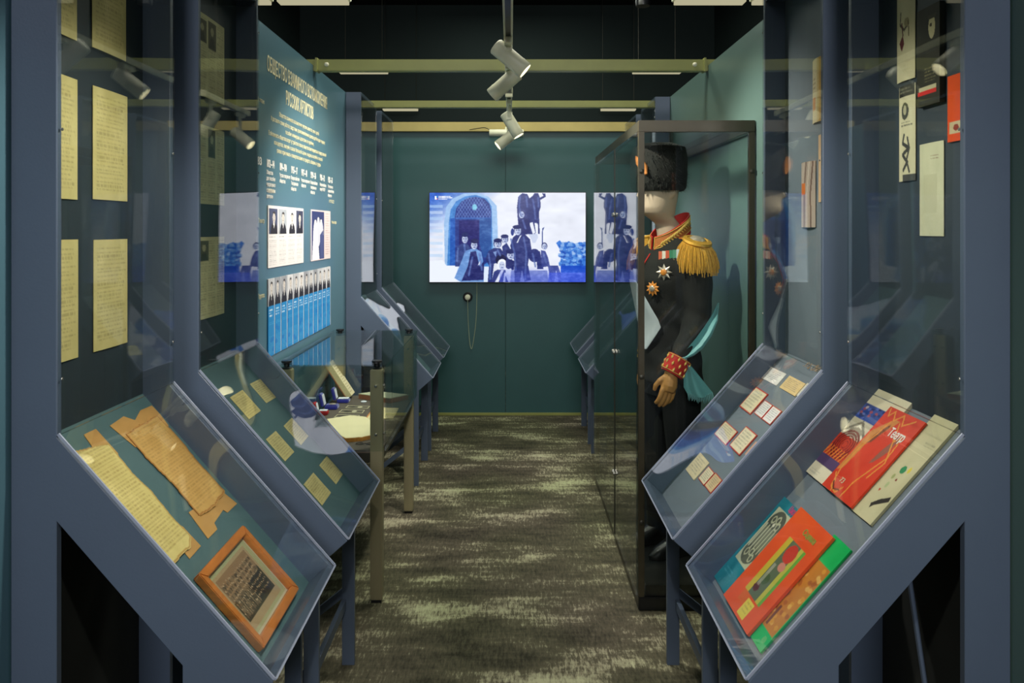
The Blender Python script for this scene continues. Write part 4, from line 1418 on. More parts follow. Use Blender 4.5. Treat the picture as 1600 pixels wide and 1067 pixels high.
MB().prism([(X0 + .002, Y0 + .051, ZS - .0135), (X0 + .051, Y0 + .051, ZS - .0135), (X0 + .051, Y0 + .003, ZS - .0135), (X1 - .051, Y0 + .003, ZS - .0135), (X1 - .051, Y0 + .051, ZS - .0135), (X1 - .003, Y0 + .051, ZS - .0135),
            (X1 - .003, Y1 - .051, ZS - .0135), (X1 - .051, Y1 - .051, ZS - .0135), (X1 - .051, Y1 - .003, ZS - .0135), (X0 + .051, Y1 - .003, ZS - .0135), (X0 + .051, Y1 - .051, ZS - .0135), (X0 + .002, Y1 - .051, ZS - .0135)],
           (0, 0, .0125)).build('table_top', 'table_top', tb)
g = .006
zb = ZS - .001
MB().box(X1 + .011, X1 + .011 + g, Y0 - .004, Y1 + .004, zb, ZT + .005).build('glass_pane', 'case_glass', tb)
MB().box(X0 - .017, X0 - .011, Y0 - .004, Y1 + .004, zb, ZT + .005).build('glass_pane', 'case_glass', tb)
MB().box(X0 - .008, X1 + .008, Y0 - .017, Y0 - .011, zb, ZT + .005).build('glass_pane', 'case_glass', tb)
MB().box(X0 - .008, X1 + .008, Y1 + .011, Y1 + .017, zb, ZT + .005).build('glass_pane', 'case_glass', tb)
MB().box(X0 - .018, X1 + .018, Y0 - .018, Y1 + .018, ZT + .0055, ZT + .0115).build('glass_top', 'case_glass', tb)

zs = ZS - .0005
# leaning book, lying book
t = thing('leaning_book', 'narrow old book with a pink brown cover leaning to the left in the glass table', 'book', (-.865, 4.33, zs))
dn = Vector((-.115, .0, .175)).normalized()
cx_ = Vector((-.862, 4.35, zs + .012)) + dn * .112
ax_ = Vector((dn.z, 0, -dn.x))
MB().obox(cx_, ax_ * .014, (0, .045, 0), dn * .108).build('pages', 'page_edge', t, bevel=.001)
MB().obox(cx_ - ax_ * .0165, ax_ * .0025, (0, .049, 0), dn * .112).build('cover', 'brown_book', t, bevel=.001)
pcx = Pic(30, 60, (232, 216, 176)).text(.15, .08, .9, .95, 12, (120, 96, 60), .45)
q = ax_ * .0145
inked('open_page', cx_ + q + Vector((0, -.044, 0)) + dn * .106, cx_ + q + Vector((0, .044, 0)) + dn * .106, cx_ + q + Vector((0, .044, 0)) - dn * .106, cx_ + q + Vector((0, -.044, 0)) - dn * .106, pcx, .0006, .0005, 'paper', t)
t = thing('closed_book', 'thick closed album with brown edges at the far end of the glass table', 'book', (-.69, 4.32, zs))
A_ = [(-.825, 4.345), (-.735, 4.412), (-.548, 4.318), (-.632, 4.222)]
MB().prism([(x, y, zs + .0005) for x, y in A_], (0, 0, .003)).build('cover', 'brown_book', t)
MB().prism([(x * .985 - .0103, y * .985 + .0648, zs + .004) for x, y in A_], (0, 0, .020)).build('pages', 'brown_book', t, bevel=.001)
M['album'] = pbr('pale_album_cover', (190, 190, 158), .5, var=.08, scale=20)
MB().prism([(x, y, zs + .0245) for x, y in A_], (0, 0, .003)).build('cover', 'album', t, bevel=.001)


def ring_box(x, y, s_, mat, lab, medal):
    t = thing('jewel_box', lab, 'box', (x, y, zs), 'small open medal boxes in the glass table')
    MB().box(x - s_, x + s_, y - s_ * .8, y + s_ * .8, zs + .0003, zs + .020).build('base', mat, t, bevel=.004, seg=3)
    MB().box(x - s_ * .85, x + s_ * .85, y - s_ * .65, y + s_ * .65, zs + .0203, zs + .023).build('cushion', 'white_satin' if not medal else 'blue_velvet', t, bevel=.001)
    up = Vector((-.22, 0, .975))
    sd_ = Vector((.975, 0, .22))
    c = Vector((x - s_ - .006, y, zs + .016)) + up * (s_ * .95)
    MB().obox(c - sd_ * .004, sd_ * .008, (0, s_ * .8, 0), up * s_).build('lid', mat, t, bevel=.004, seg=3)
    MB().obox(c + sd_ * .0055, sd_ * .0012, (0, s_ * .62, 0), up * s_ * .8).build('lid_lining', 'white_satin', t, bevel=.0008)
    if medal:
        MB().lathe((x + .004, y, zs + .0233), (0, 0, 1), [(0, .016), (.002, .017), (.004, .010), (.0045, .001)], 18).build('medal', 'silver', t, smooth=True)


ring_box(-.885, 4.255, .032, 'blue_velvet', 'farther blue velvet box standing open, next to the leaning book', False)
ring_box(-.912, 4.10, .033, 'blue_velvet', 'blue velvet box with a silver medal, middle of the open boxes', True)
ring_box(-.925, 3.97, .024, 'red_box', 'small open red box in front of the blue ones', False)
single(MB().lathe((-.778, 4.255, zs + .0003), (0, 0, 1), [(0, .014), (.003, .016), (.006, .012), (.007, .001)], 20), 'porcelain_badge', 'white_satin', 'small white oval badge near the middle of the glass table', 'badge', smooth=True)


def flat(name, pts, pic, label, cat, group=None, thick=.001, bow=0.0, mat='paper'):
    TL, TR, BR, BL = [(x, y, zs + thick + .0003) for x, y in pts]
    return tag(inked(name, TL, TR, BR, BL, pic, 0, thick, mat, None, bow), label, cat, group)


def postcard():
    p = Pic(44, 26, (196, 186, 150))
    p.rect(.05, .1, .95, .9, (96, 88, 74))
    p.noise(6, 5)
    p.ell(.6, .5, .1, .3, (190, 180, 150)).ell(.3, .6, .12, .25, (60, 54, 46))
    return p


GP = 'small old photographs in the glass table'
flat('photo_card', [(-.845, 4.172), (-.727, 4.155), (-.729, 4.098), (-.847, 4.115)], postcard(), 'farthest of the three small photographs lying in the glass table', 'photograph', GP)
flat('photo_card', [(-.856, 4.077), (-.737, 4.063), (-.737, 3.994), (-.860, 4.013)], postcard(), 'middle one of the three small photographs lying in the glass table', 'photograph', GP)
flat('photo_card', [(-.856, 3.972), (-.742, 3.953), (-.743, 3.890), (-.860, 3.908)], postcard(), 'nearest of the three small photographs lying in the glass table', 'photograph', GP)
flat('envelope', [(-.703, 4.122), (-.570, 4.095), (-.568, 3.875), (-.700, 3.862)], Pic(30, 30, (230, 212, 158)).noise(3, 4).text(.15, .3, .8, .8, 5, (150, 120, 80), .4).rect(0, 0, .08, 1, (206, 130, 66)),
     'cream envelope with a browned edge beside the right leg of the glass table', 'envelope', None, .004)
flat('photo_card', [(-.70, 3.80), (-.60, 3.78), (-.60, 3.72), (-.70, 3.74)], postcard(), 'small photograph partly behind the near bronze leg', 'photograph', GP)
t = thing('old_folio', 'large pale folio with a burnt orange edge at the near end of the glass table', 'folio', (-.72, 3.65, zs))
A_ = [(-.870, 3.80), (-.776, 3.880), (-.690, 3.845), (-.622, 3.714), (-.590, 3.52), (-.640, 3.470), (-.710, 3.455), (-.760, 3.53)]
Aj = []
for (a, b) in zip(A_, A_[1:] + A_[:1]):
    for j in range(4):
        Aj.append((a[0] + (b[0] - a[0]) * j / 4 + random.uniform(-.004, .004), a[1] + (b[1] - a[1]) * j / 4 + random.uniform(-.004, .004)))
MB().prism([(x, y, zs + .0004) for x, y in Aj], (0, 0, .016)).build('page_block', 'burnt', t)
M['folio'] = pbr('folio_sheet', (236, 222, 176), .75, var=.04, scale=12)
cxm, cym = sum(p[0] for p in A_) / 8, sum(p[1] for p in A_) / 8
MB().prism([((x - cxm) * .985 + cxm, (y - cym) * .985 + cym, zs + .0166) for x, y in Aj], (0, 0, .0016)).build('top_sheet', 'folio', t)
t = thing('eyeglasses', 'small dark folded eyeglasses beside the near bronze leg inside the glass table', 'eyeglasses', (-.62, 3.42, zs))
for dx in (-.022, .022):
    mb = MB()
    mb.tube([(-.62 + dx + .017 * math.cos(a), 3.42 + .014 * math.sin(a), zs + .003) for a in [i * PI / 8 for i in range(17)]], .0016, 6)
    mb.build('rim', 'black_plastic', t, smooth=True)
MB().tube([(-.625, 3.42, zs + .003), (-.62, 3.426, zs + .004), (-.615, 3.42, zs + .003)], .0014, 6).build('bridge', 'black_plastic', t)
single(MB().prism([(-.935, 3.78, zs + .0003), (-.918, 3.885, zs + .0003), (-.868, 3.83, zs + .0003), (-.862, 3.70, zs + .0003)], (0, 0, .010)), 'leather_wallet', 'dark_metal', 'dark leather wallet beside the large pale folio', 'wallet', bevel=.002)

# ------------------------------------------------------------------ tall glass case on the right
cs = thing('glass_case', 'tall dark framed glass case on the right enclosing a uniformed mannequin', 'display case', (.755, 4.1, 0))
CX0, CX1, CY0, CY1, CT = .519, .992, 3.262, 4.93, 1.992
MB().box(CX0, CX1, CY0, CY1, 0.002, .056).build('base_frame', 'plinth', cs, bevel=.003)
MB().box(CX0 + .03, CX1 - .03, CY0 + .012, CY1 - .012, .0565, .10).build('plinth', 'plinth', cs, bevel=.002)
pw = .024
for (x, y) in ((CX0, CY0), (CX1 - pw, CY0), (CX0, CY1 - pw), (CX1 - pw, CY1 - pw)):
    MB().box(x, x + pw, y, y + pw, .0565, CT - .047).build('post', 'case_frame', cs, bevel=.002)
for ya in (CY0, CY1 - pw):
    MB().box(CX0, CX1, ya, ya + pw, CT - .0465, CT).build('top_rail', 'case_frame', cs, bevel=.002)
for xa in (CX0, CX1 - pw):
    MB().box(xa, xa + pw, CY0 + pw + .0005, CY1 - pw - .0005, CT - .0465, CT).build('top_rail', 'dark_metal', cs, bevel=.002)
MB().box(CX0 + pw, CX1 - pw, CY0 + .0015 + pw, CY1 - pw - .0015, CT - .010, CT - .004).build('glass_top', 'case_glass', cs)
YM = 3.935
for (a, b, nm) in ((CY0 + .004, YM - .004, 'glass_door'), (YM + .004, CY1 - .004, 'glass_door')):
    d_ = MB().box(CX0 - .010, CX0 - .004, a, b, .060, CT - .050).build(nm, 'case_glass', cs)
    MB().box(CX0 - .0125, CX0 - .0105, (b - .007) if a < YM - .1 else a, b if a < YM - .1 else a + .007, .060, CT - .050).build('door_edge', 'dark_metal', d_)
    for z in (.36, .95, 1.62):
        yy = b - .014 if a < YM - .1 else a + .014
        MB().lathe((CX0 - .0126, yy, z), (-1, 0, 0), [(0, .010), (.008, .010), (.010, .006)], 12).build('glass_stud', 'screw', d_, smooth=True)
MB().box(CX0 + pw + .001, CX1 - pw - .001, CY0 + .006, CY0 + .012, .060, CT - .050).build('front_glass', 'case_glass', cs)
MB().box(CX0 + pw + .001, CX1 - pw - .001, CY1 - .014, CY1 - .008, .060, CT - .050).build('rear_glass', 'case_glass', cs)
for x in (CX0 + .012, CX1 - .012):
    for z in (.36, .95, 1.785):
        MB().lathe((x, CY0 + .0005, z), (0, -1, 0), [(0, .010), (.008, .010), (.010, .006)], 12).build('stud', 'dark_metal', cs, smooth=True)

# ------------------------------------------------------------------ mannequin
N0 = Vector((.728, 3.68, 0))
FW = Vector((-.90, -.436, 0)).normalized()
LF = Vector((-FW.y * 1, FW.x, 0))     # towards the figure's left hand (the viewer's side)
LF = Vector((.436, -.90, 0)).normalized()


def B(a, b, z):
    return N0 + FW * a + LF * b + Vector((0, 0, z))


man = thing('mannequin', 'mannequin in a black gold trimmed military uniform and black fur hat inside the glass case', 'mannequin', (N0.x, N0.y, .10))


def ring_at(a, b, z, ra, rb, n=28, tilt=0.0, k=2.0):
    out = []
    for i in range(n):
        t_ = 2 * PI * i / n
        ca, sa = math.cos(t_), math.sin(t_)
        x = ra * math.copysign(abs(ca) ** (2 / k), ca)
        y = rb * math.copysign(abs(sa) ** (2 / k), sa)
        out.append(B(a + x, b + y, z + tilt * x))
    return out


def evaluated(ob, mods):
    for kind, kw in mods:
        m = ob.modifiers.new(kind.lower(), kind)
        for a_, v_ in kw.items():
            setattr(m, a_, v_)
    dg = bpy.context.evaluated_depsgraph_get()
    me = bpy.data.meshes.new_from_object(ob.evaluated_get(dg))
    ob.modifiers.clear()
    old = ob.data
    ob.data = me
    bpy.data.meshes.remove(old)
    me.polygons.foreach_set('use_smooth', [True] * len(me.polygons))
    return ob


# head, neck and face (one surface)
mb = MB()
HC = (.030, 0.0)
mb.rings([ring_at(-.005, 0, 1.46, .060, .075), ring_at(.0, 0, 1.52, .056, .058), ring_at(.014, 0, 1.575, .054, .055),
          ring_at(0.053, 0, 1.605, .062, .058), ring_at(0.065, 0, 1.622, .082, .064), ring_at(0.070, 0, 1.645, .090, .070), ring_at(0.065, 0, 1.68, .093, .075),
          ring_at(0.061, 0, 1.72, .096, .078), ring_at(0.055, 0, 1.76, .098, .079), ring_at(0.050, 0, 1.80, .096, .077), ring_at(0.047, 0, 1.84, .078, .062), ring_at(0.045, 0, 1.862, .03, .025)])
mb.rings([ring_at(0.157, 0, 1.735, .006, .008, 10), ring_at(0.163, 0, 1.715, .012, .010, 10), ring_at(0.169, 0, 1.698, .016, .014, 10), ring_at(0.159, 0, 1.688, .010, .010, 10)])
mb.rings([ring_at(0.147, 0, 1.676, .008, .020, 10), ring_at(0.153, 0, 1.669, .009, .022, 10), ring_at(0.148, 0, 1.660, .008, .018, 10)])
mb.rings([ring_at(0.143, 0, 1.648, .012, .022, 10), ring_at(0.149, 0, 1.636, .012, .020, 10), ring_at(0.140, 0, 1.626, .010, .016, 10)])
for s_ in (-1, 1):
    mb.rings([ring_at(0.047, s_ * .078, 1.692, .010, .006, 10), ring_at(0.041, s_ * .084, 1.71, .016, .008, 10), ring_at(0.039, s_ * .086, 1.735, .018, .008, 10), ring_at(0.045, s_ * .080, 1.752, .010, .006, 10)])
hd = mb.build('head', 'skin', man)
evaluated(hd, [('REMESH', dict(mode='VOXEL', voxel_size=.0055)), ('SMOOTH', dict(factor=.6, iterations=5))])
hd.data.materials.clear(); hd.data.materials.append(M['skin'])

# jacket: torso plus both sleeves as one surface
mb = MB()
mb.rings([ring_at(.0, 0, .86, .125, .185), ring_at(.0, 0, .95, .120, .178), ring_at(.0, 0, 1.05, .108, .158), ring_at(.0, 0, 1.12, .112, .160), ring_at(.008, 0, 1.22, .128, .178),
          ring_at(.015, 0, 1.32, .145, .192), ring_at(.010, 0, 1.40, .125, .200), ring_at(.0, 0, 1.45, .100, .185, k=2.3), ring_at(-.005, 0, 1.485, .080, .130), ring_at(-.005, 0, 1.515, .068, .080)])
ARM = [(-.005, .160, 1.455), (-.002, .190, 1.425), (.000, .200, 1.34), (-.002, .205, 1.24), (.008, .210, 1.17), (.060, .218, 1.09), (.115, .232, 1.01), (.155, .225, .955)]
ARMR = [(-.010, .165, 1.455), (-.012, .200, 1.425), (-.03, .205, 1.34), (-.045, .208, 1.24), (-.05, .205, 1.17), (-.045, .200, 1.09), (-.03, .195, 1.01), (-.02, .19, .955)]
RAD = [.062, .066, .064, .058, .055, .050, .045, .042]
for s_ in (1, -1):
    mb.tube([B(a, s_ * b, z) for a, b, z in (ARM if s_ > 0 else ARMR)], RAD, 14)
jk = mb.build('jacket', 'jacket', man)
evaluated(jk, [('REMESH', dict(mode='VOXEL', voxel_size=.010)), ('SMOOTH', dict(factor=.5, iterations=6))])
for v in jk.data.vertices:
    v.co += v.normal * .003 * math.sin(v.co.z * 55 + v.co.x * 30) * max(0, min(1, (1.5 - v.co.z) * 2))
jk.data.materials.clear(); jk.data.materials.append(M['jacket'])

mb = MB()
for s_ in (1, -1):
    mb.rings([ring_at(.0, s_ * .085, z, ra, rb, 16) for z, ra, rb in ((.13, .050, .048), (.35, .062, .056), (.55, .068, .062), (.70, .085, .078), (.885, .100, .088))])
mb.rings([ring_at(0, 0, .80, .10, .15), ring_at(0, 0, .90, .115, .165)])
tr = mb.build('trousers', 'trousers', man)
for s_ in (1, -1):
    MB().rings([[B(a + dx * ra, s_ * .085 + dy * rb, z) for dx, dy in [(math.cos(2 * PI * i / 16), math.sin(2 * PI * i / 16)) for i in range(16)]]
                for a, z, ra, rb in ((.045, .1005, .130, .046), (.045, .118, .132, .048), (.03, .145, .110, .044), (.0, .175, .058, .050), (.0, .24, .058, .054))]).build('boot', 'black_plastic', man, smooth=True)

# collar: a standing band, higher at the back, with gold sprigs
mb = MB()


def collar_pt(t_, h, off=0.0):
    r_ = .088 + off - .006 * h
    tilt = -.040 * math.cos(t_)
    base = 1.490 + tilt * 1.3
    hh = .082 + .004 * math.cos(t_ + PI)
    return B(-.002 + (r_ + .012) * math.cos(t_), (r_ - .006) * math.sin(t_), base + hh * h)


NS = 40
gap = .10
inn, outr = [], []
for j in range(6):
    h = j / 5
    inn.append([collar_pt(gap + (2 * PI - 2 * gap) * i / NS, h, -.004) for i in range(NS + 1)])
    outr.append([collar_pt(gap + (2 * PI - 2 * gap) * i / NS, h, 0) for i in range(NS + 1)])
vs_, fs_ = [], []
for rows in (outr, inn):
    for r_ in rows:
        vs_ += r_
W1 = NS + 1
for L_i in (0, 1):
    for j in range(5):
        for i in range(NS):
            a = L_i * 6 * W1 + j * W1 + i
            fs_.append((a, a + 1, a + 1 + W1, a + W1))
for j in (0, 5):
    for i in range(NS):
        a, b = j * W1 + i, 6 * W1 + j * W1 + i
        fs_.append((a, a + 1, b + 1, b))
for i in (0, NS):
    for j in range(5):
        a, b = j * W1 + i, 6 * W1 + j * W1 + i
        fs_.append((a, a + W1, b + W1, b))
co = MB().add(vs_, fs_).build('collar', 'red', man, smooth=True)
M['collar_gold'] = pbr('dull_gold_ground', (176, 98, 34), .6, var=.2, scale=60)


def collar_patch(t0, t1, h0, h1, off, n=14):
    v1 = [[collar_pt(t0 + (t1 - t0) * i / n, h0 + (h1 - h0) * j / 3, off) for i in range(n + 1)] for j in range(4)]
    vv, ff = [], []
    for r_ in v1:
        vv += r_
    for j in range(3):
        for i in range(n):
            a = j * (n + 1) + i
            ff.append((a, a + 1, a + 2 + n, a + 1 + n))
    return vv, ff


for (t0, t1) in ((.16, 2.6), (-2.6, -.16)):
    vv, ff = collar_patch(t0, t1, .28, .93, .0012)
    MB().add(vv, ff).build('embroidered_ground', 'collar_gold', co, smooth=True)
    mb = MB()
    s_ = 1 if t0 > 0 else -1
    stem = [collar_pt(s_ * (.30 + 2.0 * i / 16), .34 + .42 * math.sin(i / 16 * 1.4), .004) for i in range(17)]
    mb.tube(stem, .0016, 5)
    for i in range(2, 16):
        for h2 in (.20, -.20):
            p = collar_pt(s_ * (.30 + 2.0 * i / 16), .34 + .42 * math.sin(i / 16 * 1.4), .005)
            q_ = collar_pt(s_ * (.30 + 2.0 * i / 16 + .15), min(.92, max(.28, .34 + .42 * math.sin(i / 16 * 1.4) + h2)), .005)
            mb.tube([p, (p + q_) / 2, q_], [.0010, .0042, .0008], 6)
    for (h_, ) in ((.28,), (.93,)):
        mb.tube([collar_pt(s_ * (.16 + 2.44 * i / 16), h_, .003) for i in range(17)], .0016, 5)
    mb.tube([collar_pt(s_ * .16, .28 + .65 * i / 4, .003) for i in range(5)], .0016, 5)
    mb.build('gold_sprig', 'gold_leaf', co, smooth=True)

# epaulettes
for s_ in (1, -1):
    ep = MB()
    c = B(-.004, s_ * .190, 1.497)
    up_ = (Vector((0, 0, 1)) + LF * s_ * .36).normalized()
    ep.lathe(c - up_ * .010, up_, [(0, .060), (.008, .066), (.017, .062), (.021, .046), (.018, .043), (.022, .028), (.026, .012), (.027, .001)], 28)
    e_ = ep.build('epaulette', 'gold', man, smooth=True)
    MB().lathe(c + up_ * .0075, up_, [(0, .036), (.010, .028), (.015, .012), (.016, .001)], 24).build('metal_crest', 'silver', e_, smooth=True)
    MB().obox(c - LF * s_ * .072 + Vector((0, 0, .012)), FW * .020, LF * .034, Vector((0, 0, .004))).build('shoulder_strap', 'collar_gold', e_, bevel=.002)
    ax1 = FW
    ax2 = up_.cross(ax1).normalized()
    mb = MB()
    for i in range(96):
        a_ = 2 * PI * i / 96
        dirv = ax1 * math.cos(a_) + ax2 * math.sin(a_)
        if dirv.dot(LF * s_) < -.85:
            continue
        for layer in (0, 1):
            ln = random.uniform(.095, .130)
            p = c + dirv * (.058 - layer * .005) - up_ * .008
            h_ = Vector((dirv.x, dirv.y, 0)) * random.uniform(.018, .034)
            mb.tube([p, p + h_ * .7 - Vector((0, 0, ln * .3)), p + h_ * 1.1 - Vector((0, 0, ln * .7)), p + h_ * 1.15 + Vector((random.uniform(-.004, .004), random.uniform(-.004, .004), -ln))], [.0024, .0028, .0028, .0022], 5)
    f_ = mb.build('fringe', 'gold', e_, smooth=True)
    f_['kind'] = 'stuff'


def torso_pt(phi, z, off=0.0):
    prof = [(.86, .0, .125, .185), (.95, 0, .120, .178), (1.05, 0, .108, .158), (1.12, 0, .112, .160), (1.22, .008, .128, .178), (1.32, .015, .145, .192), (1.40, .010, .125, .200), (1.45, 0, .100, .185), (1.485, -.005, .08, .13)]
    for (z0, a0, r0, b0), (z1, a1, r1, b1) in zip(prof, prof[1:]):
        if z <= z1:
            k_ = (z - z0) / (z1 - z0)
            a, ra, rb = a0 + (a1 - a0) * k_, r0 + (r1 - r0) * k_, b0 + (b1 - b0) * k_
            break
    return B(a + (ra + off) * math.cos(phi), (rb + off) * math.sin(phi), z)


def on_torso(phi, z, off):
    p = torso_pt(phi, z, off)
    n_ = (torso_pt(phi, z, off + .01) - p).normalized()
    return p, n_


# red front piping, medal bar, two orders
MB().tube([torso_pt(.02 - .10 * (1.44 - z) / .2, z, .004) for z in [1.44 - i * .02 for i in range(11)]], .0028, 6).build('red_piping', 'red', man, smooth=True)
cols_ = [(206, 96, 62), (226, 214, 196), (206, 86, 54), (60, 130, 96), (90, 150, 120), (216, 220, 224)]
mbar = None
for i in range(6):
    p, n_ = on_torso(.42 + i * .098, 1.432 + .002 * i, .010)
    tx = Vector((0, 0, 1)).cross(n_).normalized()
    zz = n_.cross(tx).normalized() * 1.0
    if zz.z < 0:
        zz = -zz
    rb_m = pbr('ribbon_%d' % i, cols_[i], .6, var=.04)
    o = MB().obox(p, tx * .0085, n_ * .0015, zz * .020).build('medal_ribbon', rb_m, man)
    MB().lathe(p - zz * .030 + n_ * .002, n_, [(0, .0085), (.002, .009), (.004, .005), (.0045, .001)], 14).build('medal_disc', 'silver' if i % 2 else 'enamel', o, smooth=True)


def star(phi, z, R, r, pts, mat, centre, name):
    p, n_ = on_torso(phi, z, .010)
    tx = Vector((0, 0, 1)).cross(n_).normalized()
    ty = n_.cross(tx).normalized()
    mb_ = MB()
    vs2 = [p + n_ * .007]
    for i in range(pts * 2):
        a_ = PI * i / pts
        rr = R if i % 2 == 0 else r
        vs2.append(p + tx * rr * math.sin(a_) + ty * rr * math.cos(a_))
    back = [p - n_ * .003]
    n2 = pts * 2
    fs2 = [(0, 1 + i, 1 + (i + 1) % n2) for i in range(n2)] + [(n2 + 1, 1 + (i + 1) % n2, 1 + i) for i in range(n2)]
    mb_.add(vs2 + back, fs2)
    o_ = mb_.build(name, mat, man)
    MB().lathe(p + n_ * .0035, n_, [(0, R * .38), (.004, R * .38), (.0065, R * .28), (.007, .001)], 18).build('centre', centre, o_, smooth=True)
    return o_


star(.66, 1.362, .037, .020, 8, 'silver', 'enamel', 'breast_star')
star(.40, 1.288, .034, .022, 10, 'enamel', 'silver', 'breast_order')

# white waistcoat wedge at the open front
vs2, fs2 = [], []
rows = [(1.32, -.45, -.10), (1.26, -.50, .10), (1.20, -.55, .28), (1.15, -.60, .44), (1.115, -.6, .50), (1.08, -.55, .34), (1.04, -.45, .14), (1.01, -.35, .0)]
for off in (.016, .012):
    for z, p0, p1 in rows:
        for i in range(9):
            vs2.append(torso_pt(p0 + (p1 - p0) * i / 8, z, off + .004 * math.sin(i * 1.1)))
nr = len(rows)
for L2 in (0, 1):
    for j in range(nr - 1):
        for i in range(8):
            a = L2 * nr * 9 + j * 9 + i
            fs2.append((a, a + 1, a + 10, a + 9))
MB().add(vs2, fs2).build('white_waistcoat', 'white_cloth', man, smooth=True)

# cuffs and gloved hands
for s_ in (1, -1):
    w0 = B(.122, .234, 1.003) if s_ > 0 else B(-.028, -.193, 1.0)
    w1 = B(.163, .226, .935) if s_ > 0 else B(-.015, -.188, .925)
    dv = (w1 - w0).normalized()
    cf = MB().lathe(w0, dv, [(0, .046), (.0, .052), (.070, .050), (.078, .048), (.078, .040)], 20).build('cuff', 'red', man, smooth=True)
    mb = MB()
    u_ = dv.orthogonal().normalized()
    v_ = dv.cross(u_)
    for k2 in range(3):
        for j in range(10):
            a_ = 2 * PI * (j + .5 * k2) / 10
            c_ = w0 + dv * (.014 + k2 * .024) + (u_ * math.cos(a_) + v_ * math.sin(a_)) * .0515
            mb.tube([c_ - dv * .010, c_, c_ + dv * .010], [.001, .0055, .001], 6)
    for d_ in (.004, .070):
        mb.tube([w0 + dv * d_ + (u_ * math.cos(2 * PI * j / 20) + v_ * math.sin(2 * PI * j / 20)) * .0525 for j in range(21)], .002, 5)
    mb.build('gold_embroidery', 'gold_leaf', cf, smooth=True)
    # hand: palm and five fingers, slightly curled
    hb = MB()
    o_ = w1 + dv * .004
    ax = FW                     # knuckle spread direction
    nrm_ = LF * s_              # back of the hand looks outward
    dd = (Vector((0, 0, -1)) * .93 + FW * .25).normalized()
    ax = (ax - dd * ax.dot(dd)).normalized()

    def Hp(a, b, c):
        return o_ + ax * a + nrm_ * b + dd * c
    hb.tube([Hp(0, 0, -.02), Hp(0, 0, .0), Hp(.0, .002, .02), Hp(.0, .003, .045), Hp(.0, .001, .068)], [.028, .029, .033, .036, .030], 12)
    for k2, (a, ln, r_) in enumerate(((.030, .062, .0105), (.010, .072, .0110), (-.011, .068, .0105), (-.030, .052, .0095))):
        hb.tube([Hp(a * .8, 0, .045), Hp(a, .004, .070), Hp(a * 1.02, .0, .070 + ln * .45), Hp(a * 1.0, -.010, .070 + ln * .75), Hp(a * .98, -.024, .070 + ln * .95)], [r_ * 1.1, r_ * 1.1, r_, r_ * .92, r_ * .75], 8)
    hb.tube([Hp(.022, -.006, .014), Hp(.042, -.012, .034), Hp(.050, -.020, .056), Hp(.046, -.028, .078)], [.014, .0125, .011, .0085], 8)
    hn = hb.build('gloved_hand', 'glove', man)
    evaluated(hn, [('REMESH', dict(mode='VOXEL', voxel_size=.0032)), ('SMOOTH', dict(factor=.5, iterations=3))])
    hn.data.materials.clear(); hn.data.materials.append(M['glove'])

# sash over the hip with a knot and a fringed end
mb = MB()
outer = [(.905, 1.232), (.902, 1.150), (.876, 1.085), (.838, 1.030), (.800, 1.000), (.765, .985), (.735, .990)]
inner = [(.898, 1.225), (.868, 1.165), (.838, 1.120), (.805, 1.075), (.775, 1.040), (.752, 1.015), (.733, .998)]
ysr = [3.52, 3.45, 3.42, 3.405, 3.395, 3.39, 3.39]
outer = [(x * y / 3.50, 1.55 + (z - 1.55) * y / 3.50) for (x, z), y in zip(outer, ysr)]
inner = [(x * y / 3.50, 1.55 + (z - 1.55) * y / 3.50) for (x, z), y in zip(inner, ysr)]
nn = 6
vs2, fs2 = [], []
for off in (0, .004):
    for (o1, i1, yy) in zip(outer, inner, ysr):
        for k2 in range(nn + 1):
            t_ = k2 / nn
            vs2.append((o1[0] * (1 - t_) + i1[0] * t_, yy + off - .012 * math.sin(t_ * PI * 2.2) - .01 * math.sin(t_ * PI), o1[1] * (1 - t_) + i1[1] * t_))
for L2 in (0, 1):
    for j in range(6):
        for i in range(nn):
            a = L2 * 7 * (nn + 1) + j * (nn + 1) + i
            fs2.append((a, a + 1, a + nn + 2, a + nn + 1))
sa = MB().add(vs2, fs2).build('sash', 'sash', man, smooth=True)
MB().lathe((.722, 3.385, 1.012), (.2, 0, -1), [(0, .004), (.004, .014), (.014, .018), (.026, .014), (.03, .006)], 14).build('knot', 'sash', sa, smooth=True)
vs2, fs2 = [], []
rowsT = [(.985, .733, .750), (.960, .734, .772), (.925, .728, .800), (.885, .728, .832), (.860, .742, .852)]
nn = 10
for off in (0, .003):
    for z, x0, x1 in rowsT:
        for i in range(nn + 1):
            t_ = i / nn
            vs2.append((x0 + (x1 - x0) * t_, 3.382 + off + .010 * math.sin(t_ * 9), z - .018 * math.sin(t_ * PI) * (1 if z < .9 else .2)))
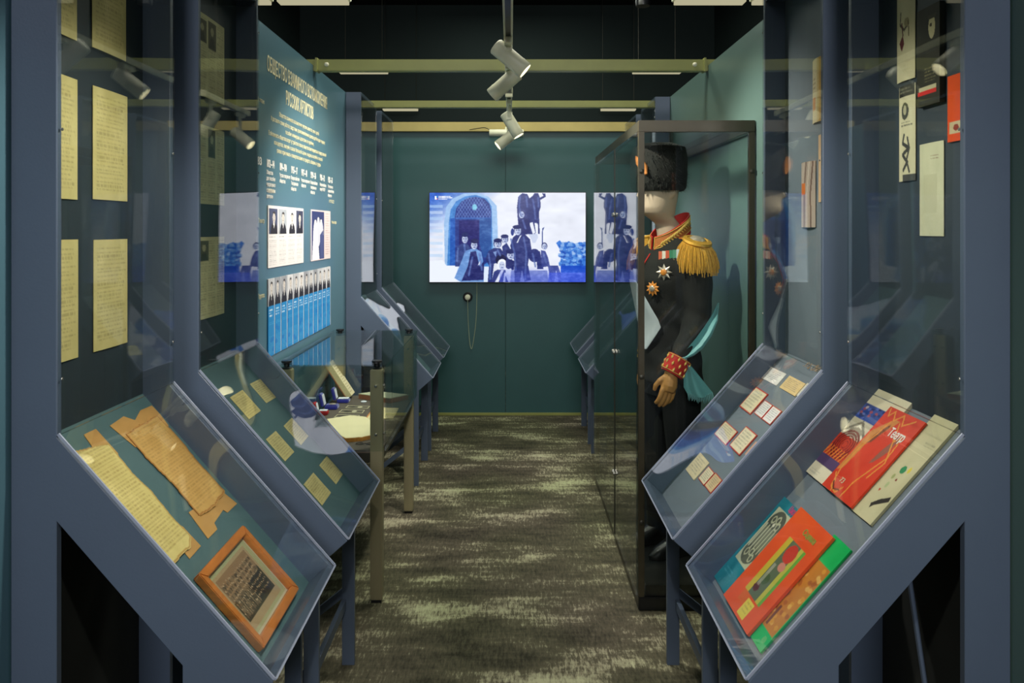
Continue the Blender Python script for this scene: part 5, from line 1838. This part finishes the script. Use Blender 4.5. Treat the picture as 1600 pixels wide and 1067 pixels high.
for L2 in (0, 1):
    for j in range(4):
        for i in range(nn):
            a = L2 * 5 * (nn + 1) + j * (nn + 1) + i
            fs2.append((a, a + 1, a + nn + 2, a + nn + 1))
MB().add(vs2, fs2).build('sash_end', 'sash', sa, smooth=True)
mb = MB()
for i in range(16):
    t_ = (i + .5) / 16
    x = .742 + .110 * t_
    z = .860 - .018 * math.sin(t_ * PI)
    mb.tube([(x, 3.386, z + .004), (x + .003, 3.384, z - .012), (x + random.uniform(-.002, .008), 3.382, z - random.uniform(.018, .028))], [.003, .0025, .0006], 5)
mb.build('tassel_fringe', 'sash', sa, smooth=True)

# fur hat with plume
hc = B(.062, 0, 0)
mb = MB()
rings_ = []
for z, r_ in ((1.728, .098), (1.722, .110), (1.735, .122), (1.80, .130), (1.87, .128), (1.92, .118), (1.938, .07), (1.941, .005)):
    rings_.append([Vector((hc.x + (r_ + random.uniform(-.003, .003)) * math.cos(2 * PI * i / 36), hc.y + (r_ + random.uniform(-.003, .003)) * math.sin(2 * PI * i / 36), z)) for i in range(36)])
mb.rings(rings_)
hat = mb.build('fur_hat', 'fur', man, smooth=True)
mb = MB()
for i in range(2600):
    a_ = random.uniform(0, 2 * PI)
    z = random.uniform(1.728, 1.925)
    r_ = .128 if z < 1.89 else .118
    if z < 1.74:
        r_ = .114
    d_ = Vector((math.cos(a_), math.sin(a_), 0))
    p = Vector((hc.x, hc.y, z)) + d_ * (r_ - .004)
    q_ = p + d_ * random.uniform(.008, .024) + Vector((random.uniform(-.012, .012), random.uniform(-.012, .012), random.uniform(-.028, .014)))
    sd2 = d_.cross(Vector((0, 0, 1))) * .0022
    mb.add([p - sd2, p + sd2, q_], [(0, 1, 2)])
hf = mb.build('fur_tufts', 'fur', hat)
hf['kind'] = 'stuff'
mb = MB()
pb = hc + FW * .125 + LF * .06 + Vector((0, 0, 1.79))
mb.tube([pb + LF * .02, pb + Vector((0, 0, .03)), pb + Vector((0, 0, .06)) - LF * .03, pb + Vector((0, 0, .085)) - LF * .06], [.006, .020, .020, .004], 10)
mb.build('plume', 'plume', hat, smooth=True)
